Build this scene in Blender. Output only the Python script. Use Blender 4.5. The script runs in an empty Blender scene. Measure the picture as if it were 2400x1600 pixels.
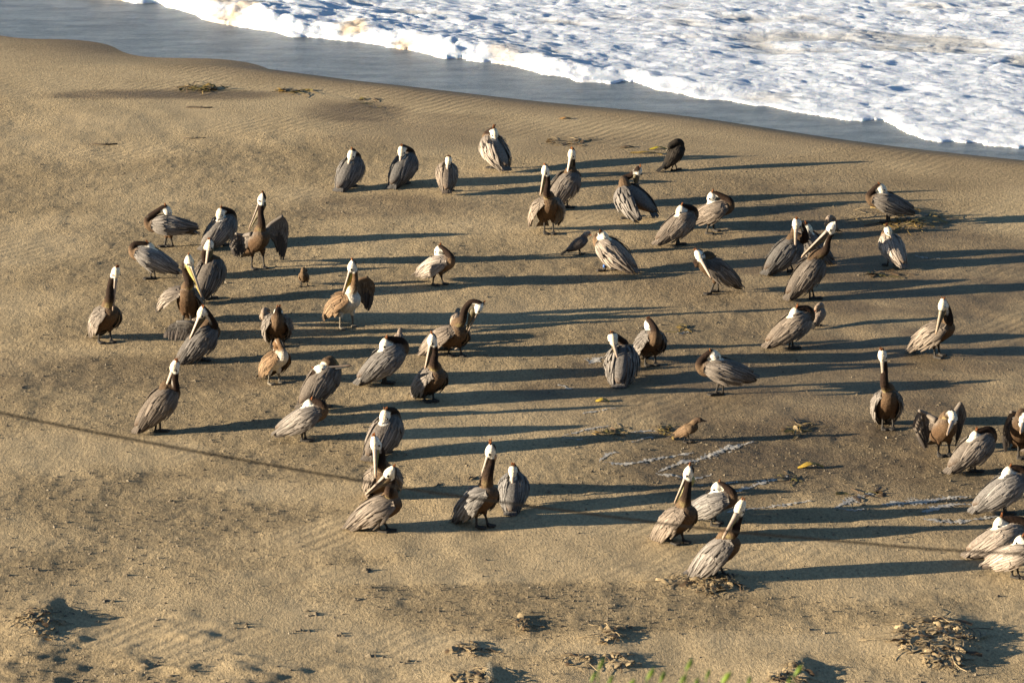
import bpy, math, random
import numpy as np
from mathutils import Vector, Matrix

S = bpy.context.scene
COL = S.collection
rad = math.radians

# ------------------------------------------------------------------ camera
PITCH = rad(16.0); FPX = 8921.0; CAM_H = 13.15          # focal length in photograph pixels (2400 wide)
cam_d = bpy.data.cameras.new('camera'); cam = bpy.data.objects.new('camera', cam_d); COL.objects.link(cam)
cam.location = (0, 0, CAM_H); cam.rotation_euler = (rad(90) - PITCH, 0, 0)
cam_d.sensor_width = 36.0; cam_d.lens = FPX / 2400 * 36.0
cam_d.clip_start = 0.5; cam_d.clip_end = 3000
cam_d.dof.use_dof = True; cam_d.dof.focus_distance = 47.0; cam_d.dof.aperture_fstop = 6.3
S.camera = cam

# ------------------------------------------------------------------ sky and sun
SUN_EL = rad(9.2)
SUN_DIR = Vector((-0.972, -0.187, 0)).normalized() * math.cos(SUN_EL) + Vector((0, 0, math.sin(SUN_EL)))
W = bpy.data.worlds.new('World'); S.world = W; W.use_nodes = True
wn = W.node_tree.nodes; wl = W.node_tree.links
sky = wn.new('ShaderNodeTexSky'); sky.sky_type = 'NISHITA'; sky.sun_disc = False
sky.sun_elevation = SUN_EL; sky.sun_rotation = math.atan2(SUN_DIR.x, SUN_DIR.y)
sky.air_density = 1.0; sky.dust_density = 0.3; sky.ozone_density = 3.0
wn['Background'].inputs[1].default_value = 0.05
wl.new(sky.outputs[0], wn['Background'].inputs[0])
sun_d = bpy.data.lights.new('sun', 'SUN'); sun = bpy.data.objects.new('sun', sun_d); COL.objects.link(sun)
sun_d.energy = 5.0; sun_d.angle = rad(0.53); sun_d.color = (1.0, 0.845, 0.63)
sun.location = SUN_DIR * 100; sun.rotation_euler = (-SUN_DIR).to_track_quat('-Z', 'Y').to_euler()
S.view_settings.view_transform = 'Standard'; S.view_settings.look = 'None'
S.view_settings.exposure = 1.7; S.view_settings.gamma = 1.0

# ------------------------------------------------------------------ pixel -> place
CP, SP = math.cos(PITCH), math.sin(PITCH)
ZOOM = dict(N=(0, 0, 1.0), D8=(0, 0, 0.98), A=(170, 420, 3.564), B=(270, 800, 4.2), C=(560, 560, 3.92), D=(740, 270, 4.704),
            E=(1200, 320, 4.127), F=(1740, 400, 4.704), G=(1380, 680, 4.055), H=(1960, 660, 3.564), I=(780, 920, 4.356),
            J=(1480, 1060, 4.6125), K=(2160, 1060, 4.6125), L=(1300, 880, 2.613))
def nat(z, x, y):
    a, b, s = ZOOM[z]; return a + x / s, b + y / s
def ray(px, py):
    u = (px - 1200) / FPX; v = (800 - py) / FPX
    return Vector((u, CP + v * SP, -SP + v * CP))
def on_plane(px, py, z=0.0):
    d = ray(px, py); t = (z - CAM_H) / d.z
    return Vector((d.x * t, d.y * t, z))
def at_depth(px, py, Y):                                   # the point of that ray on the vertical plane y = Y
    d = ray(px, py); t = Y / d.y
    return Vector((d.x * t, Y, CAM_H + d.z * t))

# ------------------------------------------------------------------ noise (numpy)
def hsh(ix, iy, seed):
    h = (ix.astype(np.int64) * 374761393 + iy.astype(np.int64) * 668265263 + seed * 974634777) & 0xffffffff
    h = ((h ^ (h >> 13)) * 1274126177) & 0xffffffff
    h = (h ^ (h >> 16)) & 0xffffffff
    return h / 4294967295.0
def vnoise(x, y, seed=0):
    x = np.asarray(x, float); y = np.asarray(y, float)
    ix = np.floor(x); iy = np.floor(y); fx = x - ix; fy = y - iy
    fx = fx * fx * fx * (fx * (fx * 6 - 15) + 10); fy = fy * fy * fy * (fy * (fy * 6 - 15) + 10)
    a = hsh(ix, iy, seed); b = hsh(ix + 1, iy, seed); c = hsh(ix, iy + 1, seed); d = hsh(ix + 1, iy + 1, seed)
    return (a + (b - a) * fx) * (1 - fy) + (c + (d - c) * fx) * fy
def fbm(x, y, seed=0, o=4, g=0.5):
    s = 0; a = 1; t = 0
    for i in range(o):
        s = s + a * (vnoise(x, y, seed + i * 17) * 2 - 1); t += a
        x = np.asarray(x) * 2.03 + 11.3; y = np.asarray(y) * 2.03 + 5.7; a *= g
    return s / t
def worley(x, y, seed=0):
    ix = np.floor(x); iy = np.floor(y); f1 = np.full(np.shape(x), 9.0); f2 = f1.copy()
    for dx in (-1, 0, 1):
        for dy in (-1, 0, 1):
            cx = ix + dx; cy = iy + dy
            d = (cx + hsh(cx, cy, seed) - x) ** 2 + (cy + hsh(cx, cy, seed + 99) - y) ** 2
            m = d < f1
            f2 = np.where(m, f1, np.minimum(f2, d)); f1 = np.where(m, d, f1)
    return np.sqrt(f1), np.sqrt(f2)
def sst(a, b, x):
    t = np.clip((x - a) / (b - a), 0, 1); return t * t * (3 - 2 * t)

# ------------------------------------------------------------------ mesh helpers
def np_mesh(name, V, F, smooth=True):
    """V (n,3), F (m,4) quads"""
    me = bpy.data.meshes.new(name); V = np.asarray(V, np.float32); F = np.asarray(F, np.int32)
    me.vertices.add(len(V)); me.vertices.foreach_set('co', V.ravel())
    k = F.shape[1]
    me.loops.add(F.size); me.loops.foreach_set('vertex_index', F.ravel())
    me.polygons.add(len(F)); me.polygons.foreach_set('loop_start', np.arange(0, F.size, k, dtype=np.int32))
    me.update(calc_edges=True)
    me.polygons.foreach_set('use_smooth', np.full(len(F), smooth, bool))
    return me
def grid_faces(nr, nc):
    r, c = np.meshgrid(np.arange(nr - 1), np.arange(nc - 1), indexing='ij')
    a = (r * nc + c).ravel(); return np.stack([a, a + 1, a + nc + 1, a + nc], 1)
def link(name, me, mat=None, parent=None):
    o = bpy.data.objects.new(name, me); COL.objects.link(o)
    if mat and me is not None: me.materials.append(mat)
    if parent: o.parent = parent
    return o
def tag(o, label, cat, group=None):
    o['label'] = label; o['category'] = cat
    if group: o['group'] = group
    return o
def struct(o): o['kind'] = 'structure'; return o
def set_col(me, C):
    C = np.asarray(C, np.float32)
    if C.shape[1] == 3: C = np.concatenate([C, np.ones((len(C), 1), np.float32)], 1)
    at = me.color_attributes.new('Col', 'FLOAT_COLOR', 'POINT'); at.data.foreach_set('color', C.ravel())
def set_f(me, name, v):
    at = me.attributes.new(name, 'FLOAT', 'POINT'); at.data.foreach_set('value', np.asarray(v, np.float32).ravel())

class MB:
    """collects pieces into one mesh, with a colour for every vertex"""
    def __init__(s): s.v = []; s.f = []; s.c = []
    def add(s, V, F, C):
        n = len(s.v); s.v += [tuple(p) for p in V]; s.f += [tuple(i + n for i in q) for q in F]
        s.c += [tuple(C)] * len(V) if not hasattr(C[0], '__len__') else [tuple(c) for c in C]
    def build(s, name, mat, parent=None, smooth=True):
        me = bpy.data.meshes.new(name); me.from_pydata(s.v, [], s.f); me.update()
        for p in me.polygons: p.use_smooth = smooth
        if s.c: set_col(me, s.c)
        return link(name, me, mat, parent)

def tube(pts, ra, rb=None, up=Vector((0, 0, 1)), n=10):
    """closed tube through pts, half widths ra (sideways) and rb (towards up)"""
    rb = rb or ra; m = len(pts); V = []; F = []; u = None
    for i in range(m):
        t = (pts[min(i + 1, m - 1)] - pts[max(i - 1, 0)])
        t = t.normalized() if t.length > 1e-9 else Vector((0, 0, 1))
        u = (up if u is None else u); u = u - t * u.dot(t)
        if u.length < 1e-5: u = t.orthogonal()
        u.normalize(); l = u.cross(t)
        for k in range(n):
            a = 2 * math.pi * k / n
            V.append(pts[i] + l * (ra[i] * math.cos(a)) + u * (rb[i] * math.sin(a)))
    for i in range(m - 1):
        for k in range(n):
            a = i * n + k; b = i * n + (k + 1) % n
            F.append((a, b, b + n, a + n))
    V.append(pts[0].copy()); V.append(pts[-1].copy()); c0 = m * n; c1 = c0 + 1
    for k in range(n):
        F.append((c0, (k + 1) % n, k)); F.append((c1, (m - 1) * n + k, (m - 1) * n + (k + 1) % n))
    return V, F
def crom(P, n=6):
    P = [P[0] * 2 - P[1]] + list(P) + [P[-1] * 2 - P[-2]]; out = []
    for i in range(1, len(P) - 2):
        a, b, c, d = P[i - 1:i + 3]
        for k in range(n):
            t = k / n
            out.append(0.5 * ((2 * b) + (c - a) * t + (2 * a - 5 * b + 4 * c - d) * t * t + (3 * b - a - 3 * c + d) * t ** 3))
    out.append(P[-2].copy()); return out
def lerp(a, b, t): return a + (b - a) * t
def interp(t, T, R): return float(np.interp(t, T, R))

# ------------------------------------------------------------------ materials
def mat_new(name):
    m = bpy.data.materials.new(name); m.use_nodes = True
    return m, m.node_tree.nodes, m.node_tree.links, m.node_tree.nodes['Principled BSDF']
def N(nodes, typ, **kw):
    n = nodes.new(typ)
    for k, v in kw.items():
        if k in n.inputs: n.inputs[k].default_value = v
        else: setattr(n, k, v)
    return n
def col_mat(name, rough=0.8, var=0.35, scale=60, bump=0.4, bdist=0.006, spec=0.25, stretch=None):
    """colour from the mesh's own colour attribute, with procedural grain and relief"""
    m, n, l, b = mat_new(name)
    a = N(n, 'ShaderNodeAttribute', attribute_name='Col')
    tc = N(n, 'ShaderNodeTexCoord'); src = tc.outputs['Object']
    if stretch:
        mp = N(n, 'ShaderNodeMapping'); mp.inputs['Scale'].default_value = stretch; l.new(src, mp.inputs[0]); src = mp.outputs[0]
    nz = N(n, 'ShaderNodeTexNoise', Scale=scale, Detail=4.0, Roughness=0.65); l.new(src, nz.inputs['Vector'])
    mr = N(n, 'ShaderNodeMapRange'); mr.inputs['From Min'].default_value = 0.3; mr.inputs['From Max'].default_value = 0.7
    mr.inputs['To Min'].default_value = 1 - var; mr.inputs['To Max'].default_value = 1 + var
    l.new(nz.outputs['Fac'], mr.inputs['Value'])
    mx = N(n, 'ShaderNodeVectorMath', operation='SCALE'); l.new(a.outputs['Color'], mx.inputs[0]); l.new(mr.outputs[0], mx.inputs['Scale'])
    l.new(mx.outputs[0], b.inputs['Base Color'])
    b.inputs['Roughness'].default_value = rough; b.inputs['Specular IOR Level'].default_value = spec
    if bump:
        bp = N(n, 'ShaderNodeBump', Strength=bump, Distance=bdist); l.new(nz.outputs['Fac'], bp.inputs['Height']); l.new(bp.outputs[0], b.inputs['Normal'])
    return m
def plain_mat(name, col, rough=0.6, spec=0.3, var=0.2, scale=50, bump=0.2):
    m, n, l, b = mat_new(name)
    tc = N(n, 'ShaderNodeTexCoord'); nz = N(n, 'ShaderNodeTexNoise', Scale=scale, Detail=4.0); l.new(tc.outputs['Object'], nz.inputs['Vector'])
    cr = N(n, 'ShaderNodeValToRGB'); c = Vector(col)
    cr.color_ramp.elements[0].position = 0.3; cr.color_ramp.elements[0].color = (*(c * (1 - var)), 1)
    cr.color_ramp.elements[1].position = 0.7; cr.color_ramp.elements[1].color = (*(c * (1 + var)), 1)
    l.new(nz.outputs['Fac'], cr.inputs[0]); l.new(cr.outputs[0], b.inputs['Base Color'])
    b.inputs['Roughness'].default_value = rough; b.inputs['Specular IOR Level'].default_value = spec
    if bump:
        bp = N(n, 'ShaderNodeBump', Strength=bump, Distance=0.004); l.new(nz.outputs['Fac'], bp.inputs['Height']); l.new(bp.outputs[0], b.inputs['Normal'])
    return m

M_PLUME = col_mat('plumage', rough=0.85, var=0.38, scale=48, bump=0.7, bdist=0.012, spec=0.15)
M_FEATHER = col_mat('feather', rough=0.75, var=0.42, scale=85, bump=0.3, bdist=0.004, spec=0.2)
M_BILL = col_mat('bill_horn', rough=0.5, var=0.2, scale=40, bump=0.15, spec=0.4)
M_POUCH = col_mat('pouch_skin', rough=0.6, var=0.25, scale=45, bump=0.3, spec=0.3)
M_EYE = plain_mat('eye', (0.012, 0.010, 0.008), rough=0.15, spec=0.5, bump=0)
M_CREST = col_mat('crest_feather', rough=0.85, var=0.3, scale=90, bump=0.3)
M_KELP = col_mat('kelp', rough=0.55, var=0.35, scale=35, bump=0.5, spec=0.35)
M_WOOD = plain_mat('driftwood', (0.07, 0.055, 0.04), rough=0.9, scale=30, var=0.4)
M_BAND = plain_mat('leg_band_blue', (0.05, 0.14, 0.42), rough=0.4, bump=0)
M_RES = col_mat('foam_residue', rough=0.8, var=0.15, scale=60, bump=0.5)

# sand -----------------------------------------------------------------
def sand_material():
    m, n, l, b = mat_new('sand')
    tc = N(n, 'ShaderNodeTexCoord'); P = tc.outputs['Object']
    damp = N(n, 'ShaderNodeAttribute', attribute_name='damp'); ruf = N(n, 'ShaderNodeAttribute', attribute_name='crumb')
    big = N(n, 'ShaderNodeTexNoise', Scale=0.9, Detail=5.0, Roughness=0.6); l.new(P, big.inputs['Vector'])
    sf = N(n, 'ShaderNodeMapping'); sf.inputs['Scale'].default_value = (1.0, 0.42, 1.0); sf.inputs['Rotation'].default_value = (0, 0, rad(-8)); l.new(P, sf.inputs[0])
    fine = N(n, 'ShaderNodeTexNoise', Scale=38.0, Detail=4.0, Roughness=0.75); l.new(sf.outputs[0], fine.inputs['Vector'])
    grain = N(n, 'ShaderNodeTexNoise', Scale=220.0, Detail=2.0, Roughness=0.6); l.new(P, grain.inputs['Vector'])
    cr = N(n, 'ShaderNodeValToRGB'); e = cr.color_ramp.elements
    e[0].position = 0.3; e[0].color = (0.352, 0.268, 0.154, 1); e[1].position = 0.72; e[1].color = (0.435, 0.335, 0.198, 1)
    l.new(big.outputs['Fac'], cr.inputs[0])
    # lighter and darker speckle at two noise scales
    gr = N(n, 'ShaderNodeMapRange'); gr.inputs['From Min'].default_value = 0.32; gr.inputs['From Max'].default_value = 0.62
    gr.inputs['To Min'].default_value = 0.62; gr.inputs['To Max'].default_value = 1.22; l.new(fine.outputs['Fac'], gr.inputs['Value'])
    g2 = N(n, 'ShaderNodeMapRange'); g2.inputs['From Min'].default_value = 0.3; g2.inputs['From Max'].default_value = 0.7
    g2.inputs['To Min'].default_value = 0.8; g2.inputs['To Max'].default_value = 1.2; l.new(grain.outputs['Fac'], g2.inputs['Value'])
    mm = N(n, 'ShaderNodeMath', operation='MULTIPLY'); l.new(gr.outputs[0], mm.inputs[0]); l.new(g2.outputs[0], mm.inputs[1])
    sc = N(n, 'ShaderNodeVectorMath', operation='SCALE'); l.new(cr.outputs[0], sc.inputs[0]); l.new(mm.outputs[0], sc.inputs['Scale'])
    mx = N(n, 'ShaderNodeMix', data_type='RGBA', blend_type='MULTIPLY'); l.new(damp.outputs['Fac'], mx.inputs['Factor'])
    l.new(sc.outputs[0], mx.inputs['A']); mx.inputs['B'].default_value = (0.42, 0.40, 0.40, 1)
    cf = N(n, 'ShaderNodeMapRange'); cf.inputs['To Min'].default_value = 1.06; cf.inputs['To Max'].default_value = 0.90; l.new(ruf.outputs['Fac'], cf.inputs['Value'])
    cs = N(n, 'ShaderNodeVectorMath', operation='SCALE'); l.new(mx.outputs['Result'], cs.inputs[0]); l.new(cf.outputs[0], cs.inputs['Scale']); l.new(cs.outputs[0], b.inputs['Base Color'])
    rr = N(n, 'ShaderNodeMapRange'); rr.inputs['To Min'].default_value = 0.95; rr.inputs['To Max'].default_value = 0.6
    l.new(damp.outputs['Fac'], rr.inputs['Value']); l.new(rr.outputs[0], b.inputs['Roughness'])
    b.inputs['Specular IOR Level'].default_value = 0.2
    # crumb relief, stronger where the crust is broken
    sq = N(n, 'ShaderNodeMapping'); sq.inputs['Scale'].default_value = (1.0, 0.5, 1.0); sq.inputs['Rotation'].default_value = (0, 0, rad(12)); l.new(P, sq.inputs[0])
    c2 = N(n, 'ShaderNodeTexNoise', Scale=19.0, Detail=5.0, Roughness=0.75); l.new(sq.outputs[0], c2.inputs['Vector'])
    b1 = N(n, 'ShaderNodeBump', Distance=0.09); l.new(c2.outputs['Fac'], b1.inputs['Height'])
    rs = N(n, 'ShaderNodeMapRange'); rs.inputs['To Min'].default_value = 0.16; rs.inputs['To Max'].default_value = 1.0
    l.new(ruf.outputs['Fac'], rs.inputs['Value']); l.new(rs.outputs[0], b1.inputs['Strength'])
    b2 = N(n, 'ShaderNodeBump', Distance=0.012, Strength=0.75); l.new(fine.outputs['Fac'], b2.inputs['Height']); l.new(b1.outputs[0], b2.inputs['Normal'])
    # fine wind ripples in patches
    mr = N(n, 'ShaderNodeMapping'); mr.inputs['Rotation'].default_value = (0, 0, rad(38)); l.new(P, mr.inputs[0])
    wv = N(n, 'ShaderNodeTexWave', Scale=1.9, Distortion=3.5, Detail=3.0); wv.inputs['Detail Scale'].default_value = 1.2; l.new(mr.outputs[0], wv.inputs['Vector'])
    pn = N(n, 'ShaderNodeTexNoise', Scale=0.35, Detail=3.0); l.new(P, pn.inputs['Vector'])
    pm = N(n, 'ShaderNodeMapRange'); pm.inputs['From Min'].default_value = 0.46; pm.inputs['From Max'].default_value = 0.64; pm.inputs['To Max'].default_value = 0.5; l.new(pn.outputs['Fac'], pm.inputs['Value'])
    b3 = N(n, 'ShaderNodeBump', Distance=0.012); l.new(wv.outputs['Fac'], b3.inputs['Height']); l.new(pm.outputs[0], b3.inputs['Strength']); l.new(b2.outputs[0], b3.inputs['Normal'])
    l.new(b3.outputs[0], b.inputs['Normal'])
    return m
M_SAND = sand_material()

def water_material():
    m, n, l, b = mat_new('swash_water')
    tc = N(n, 'ShaderNodeTexCoord'); mp = N(n, 'ShaderNodeMapping'); mp.inputs['Scale'].default_value = (0.45, 1.5, 1)
    mp.inputs['Rotation'].default_value = (0, 0, rad(22)); l.new(tc.outputs['Object'], mp.inputs[0])
    n1 = N(n, 'ShaderNodeTexNoise', Scale=2.2, Detail=6.0, Roughness=0.65); l.new(mp.outputs[0], n1.inputs['Vector'])
    n2 = N(n, 'ShaderNodeTexNoise', Scale=28.0, Detail=4.0, Roughness=0.7); l.new(mp.outputs[0], n2.inputs['Vector'])
    cr = N(n, 'ShaderNodeValToRGB'); e = cr.color_ramp.elements
    e[0].position = 0.40; e[0].color = (0.095, 0.115, 0.135, 1); e[1].position = 0.60; e[1].color = (0.25, 0.285, 0.315, 1)  # blue sky reflection and ripple streaks are put into the base colour
    ad = N(n, 'ShaderNodeMix', data_type='FLOAT'); ad.inputs['Factor'].default_value = .5; l.new(n1.outputs['Fac'], ad.inputs['A']); l.new(n2.outputs['Fac'], ad.inputs['B']); l.new(ad.outputs['Result'], cr.inputs[0]); l.new(cr.outputs[0], b.inputs['Base Color'])
    b.inputs['Roughness'].default_value = 0.34; b.inputs['IOR'].default_value = 1.34; b.inputs['Specular IOR Level'].default_value = 1.0
    b1 = N(n, 'ShaderNodeBump', Distance=0.06, Strength=0.6); l.new(n1.outputs['Fac'], b1.inputs['Height'])
    b2 = N(n, 'ShaderNodeBump', Distance=0.035, Strength=0.7); l.new(n2.outputs['Fac'], b2.inputs['Height']); l.new(b1.outputs[0], b2.inputs['Normal'])
    l.new(b2.outputs[0], b.inputs['Normal'])
    return m
M_WATER = water_material()

def foam_material():
    m, n, l, b = mat_new('sea_foam')
    tc = N(n, 'ShaderNodeTexCoord'); a = N(n, 'ShaderNodeAttribute', attribute_name='Col')
    nz = N(n, 'ShaderNodeTexNoise', Scale=16.0, Detail=6.0, Roughness=0.7); l.new(tc.outputs['Object'], nz.inputs['Vector'])
    l.new(a.outputs['Color'], b.inputs['Base Color'])
    b.inputs['Roughness'].default_value = 0.7; b.inputs['Specular IOR Level'].default_value = 0.3
    b.inputs['Subsurface Weight'].default_value = 0.8; b.inputs['Subsurface Radius'].default_value = (0.09, 0.12, 0.17); b.inputs['Subsurface Scale'].default_value = 0.45
    bp = N(n, 'ShaderNodeBump', Distance=0.028, Strength=0.6); l.new(nz.outputs['Fac'], bp.inputs['Height']); l.new(bp.outputs[0], b.inputs['Normal'])
    return m
M_FOAM = foam_material()

# ------------------------------------------------------------------ the beach
def polyline_xy(pts, z):
    P = [on_plane(x, y, z) for x, y in pts]
    return np.array([p.x for p in P]), np.array([p.y for p in P])
def ext(x, X, Y):                                         # piecewise linear with straight ends
    r = np.interp(x, X, Y)
    r = np.where(x < X[0], Y[0] + (x - X[0]) * -0.42, r); return np.where(x > X[-1], Y[-1] + (x - X[-1]) * -0.42, r)
BX, BY = polyline_xy([(0, 76), (200, 103), (420, 136), (560, 153), (800, 186), (1060, 218), (1300, 246), (1500, 262), (1700, 286), (1870, 316), (2100, 348), (2400, 380)], 0.0)
WL = -0.085
FX, FY = polyline_xy([(240, -8), (430, 22), (500, 50), (700, 86), (860, 104), (960, 122), (1200, 156), (1245, 172), (1350, 188), (1490, 194), (1620, 230), (1800, 246), (1860, 264), (1990, 282), (2085, 286), (2130, 318), (2250, 336), (2400, 346)], WL)
WX, WY = polyline_xy([(-60, 252), (0, 246), (200, 226), (450, 213), (700, 214), (830, 230), (900, 256), (940, 290)], 0.0)
def table(X, Y, w):
    t = np.arange(-60, 60, .02); y = ext(t, X, Y); k = np.hanning(int(w / .02)); k /= k.sum(); n = len(k) // 2
    return t, np.convolve(np.pad(y, n, mode='edge'), k, mode='same')[n:-n]
TBX, TBY = table(BX, BY, 3.2); TFX, TFY = table(FX, FY, .5)
def far(x, X, Y): return np.where(np.abs(x) > 58, ext(x, BX, BY), np.interp(x, X, Y))
def yberm(x): return far(x, TBX, TBY)
def yfoam(x): return far(x, TFX, TFY)

MOUNDS = []      # x, y, rx, ry, height, windward tail length
def mound(px, py, rx, ry, h, tail=2.0):
    p = on_plane(px, py); MOUNDS.append((p.x, p.y, rx, ry, h, tail)); return p
MOUND_SPEC = [(2112, 517, .55, .75, .13, 1.8), (1675, 1362, .34, .42, .10, 2.6), (2185, 1497, .55, .85, .13, 1.7), (1222, 1468, .16, .3, .06, 2.5),
              (1423, 1492, .2, .3, .06, 2.6), (1452, 1548, .18, .3, .06, 2), (1352, 1550, .2, .3, .06, 2), (1855, 1582, .26, .5, .12, 2.4), (2218, 1548, .24, .35, .07, 3),
              (62, 1455, .35, .6, .15, 1.6), (1110, 1592, .3, .5, .12, 2), (1085, 1520, .25, .3, .06, 2.5), (880, 1534, .14, .3, .07, 2), (945, 1552, .14, .25, .06, 3),
              (575, 1470, .12, .2, .05, 2.5), (258, 1409, .07, .14, .035, 3), (368, 1451, .07, .14, .03, 3), (735, 1440, .08, .16, .03, 2), (830, 1402, .08, .16, .03, 3),
              (700, 1482, .07, .15, .03, 3), (795, 1488, .08, .15, .03, 3), (358, 1555, .1, .25, .05, 2), (62, 1328, .1, .2, .03, 2.5), (860, 1337, .12, .2, .03, 2.5)]
for a in MOUND_SPEC:
    if a[2] >= .15: mound(*a)

DAMP = [(1980, 720, 760, 430, .5), (1700, 420, 800, 120, .4), (1850, 930, 640, 200, .95), (2150, 640, 520, 170, .9), (1950, 1090, 480, 120, .7), (2300, 1150, 300, 160, .5), (850, 262, 160, 40, .8), (980, 300, 260, 55, .55), (900, 480, 260, 40, .6), (1650, 480, 420, 60, .5),
        (380, 222, 330, 18, .85), (1450, 640, 420, 120, .3), (300, 880, 480, 50, .45), (2250, 900, 300, 160, .5), (900, 760, 500, 110, .18), (1700, 360, 700, 40, .35)]
DAMPW = []
for px, py, rx, ry, s in DAMP:
    p = on_plane(px, py); DAMPW.append((p.x, p.y, abs(on_plane(px + rx, py).x - p.x), abs(on_plane(px, py - ry).y - p.y), s))

def terrain(x, y, fine=False):
    x = np.asarray(x, float); y = np.asarray(y, float)
    e = y - yberm(x)
    lo = sst(0.8, 7.0, -e)                              # 1 on the plateau
    z = 0.035 * fbm(x * .22 + 3, y * .13, 5, 3) * lo + 0.016 * fbm(x * .8, y * .5 + 4, 8, 3) * lo
    z = z - 0.125 * sst(-0.3, 1.0, e) - 0.02 * np.clip(e - .3, 0, 40)
    ew = y - np.interp(x, WX, WY)                         # old swash step at the left
    mw = sst(-12, -9, x) * (1 - sst(-2.8, -1.4, x))
    z = z - 0.012 * sst(-.12, .16, ew + .25 * fbm(x * 1.3, y * .2, 71, 3)) * mw
    for mx, my, rx, ry, h, tl in MOUNDS:
        h = h * .46
        dx = x - mx - rx * .45; k = np.where(dx < 0, rx * tl, rx * .42); d2 = (dx / k) ** 2 + ((y - my) / ry) ** 2
        z = z + h * np.exp(-1.6 * d2)
    # wind-cut ridges in the lower left corner
    p = on_plane(300, 1570); cor = np.exp(-(((x - p.x) / 2.3) ** 2 + ((y - p.y) / 1.7) ** 2) * 1.2)
    z = z + cor * (0.07 * np.clip(fbm(x * 1.9 + y * .4, y * 3.0, 31, 5, .6), -.05, 1) + 0.012)
    # the bluff on which the camera stands
    z = z + np.where(y < 30.5, (np.maximum(30.5 - y, 0)) ** 1.25 * .1625, 0)
    z = np.minimum(z, 11.4)
    if fine:
        k = lo
        sc = crumb(x, y)
        z = z + k * (0.007 * fbm(x * 4.2 + 9, y * 3.2, 21, 3) + (0.001 + 0.007 * sc) * fbm(x * 11, y * 9, 22, 2))
        # faint wind ripples, oblique
        q = (x * .80 + y * .32) * 7.5 + 3 * fbm(x * .7, y * .5, 41, 2)
        z = z + k * 0.0045 * np.sin(q) * sst(-.1, .5, fbm(x * .25, y * .25, 43, 2))
    return z
BAND = []        # broken crust (+) and wind-smoothed sand (-), as ellipses
for px, py, rx, ry, s in [(300, 1190, 420, 70, .8), (1150, 1400, 560, 42, .5), (1430, 1440, 420, 40, .4), (150, 700, 330, 120, .4), (380, 880, 300, 50, .3), (650, 430, 400, 120, .3), (1600, 1020, 200, 40, .3), (900, 1480, 900, 40, .25),
        (150, 1060, 330, 50, -.8), (620, 1150, 380, 36, -.8), (1150, 1250, 480, 50, -.8), (1900, 1330, 560, 60, -.7), (1000, 1345, 500, 24, -.8), (1500, 1505, 900, 34, -.7), (250, 140, 420, 80, -.9), (900, 230, 700, 40, -.7), (1700, 320, 900, 40, -.8), (300, 820, 200, 24, -.5), (400, 1480, 500, 34, -.5)]:
    p = on_plane(px, py); BAND.append((p.x, p.y, abs(on_plane(px + rx, py).x - p.x), abs(on_plane(px, py - ry).y - p.y), s))
def crumb(x, y):
    c = fbm(x * .34 + y * .05, y * .42 - x * .1 + 7, 55, 4); w = .75 * fbm(x * .8, y * .6, 57, 5, .6)
    for mx, my, rx, ry, s in BAND: c = c + s * sst(1.25, .5, np.sqrt(((x - mx) / rx) ** 2 + ((y - my) / ry) ** 2) + w)
    return sst(-.45, .6, c)
def damp_at(x, y):
    d = np.zeros(np.shape(x)); w = .55 * fbm(x * .55, y * .42, 61, 4)
    for mx, my, rx, ry, s in DAMPW:
        r = np.sqrt(((x - mx) / rx) ** 2 + ((y - my) / ry) ** 2); d = np.maximum(d, s * sst(1.1, .55, r + w))
    st = fbm((x * .5 - y * .16) * 1.2, (y + x * .35) * 2.1, 67, 4); d = np.clip(d * (1 + .55 * st), 0, 1)
    e = y - yberm(x); d = np.maximum(d, sst(-1.5, .5, e + w * .5))
    return np.clip(d, 0, 1)

xs = np.concatenate([[-400, -200, -100, -60, -40, -28, -20, -16], np.arange(-13, 13.001, .042), [16, 20, 28, 40, 60, 100, 200, 400]])
ys = np.concatenate([[-200, -60, -20, -5, 0, 3, 6, 9, 12, 15, 18, 21, 24, 26, 28, 29.5, 31, 32], 33 + np.cumsum(np.linspace(.042, .082, 480)), [64.5, 66, 68, 71, 75, 85, 110, 160, 300, 900]])
ys = np.unique(ys)
X, Y = np.meshgrid(xs, ys)
Zt = terrain(X, Y, True)
me = np_mesh('beach', np.stack([X, Y, Zt], -1).reshape(-1, 3), grid_faces(len(ys), len(xs)))
set_f(me, 'damp', damp_at(X, Y)); set_f(me, 'crumb', crumb(X, Y))
struct(link('beach', me, M_SAND))

def ground(px, py):
    p = on_plane(px, py)
    for _ in range(4): p = on_plane(px, py, float(terrain(p.x, p.y)))
    return p

# ------------------------------------------------------------------ water and foam
wx = np.concatenate([[-400, -150, -60, -30], np.arange(-16, 16.1, .5), [30, 60, 150, 400]]); wy = np.concatenate([np.arange(36, 84, .5), [100, 150, 300, 900]])
X, Y = np.meshgrid(wx, wy)
me = np_mesh('water', np.stack([X, Y, np.full_like(X, WL) + .0015 * fbm(X * .5, Y * .8, 3, 2)], -1).reshape(-1, 3), grid_faces(len(wy), len(wx)))
struct(link('water', me, M_WATER))

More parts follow.
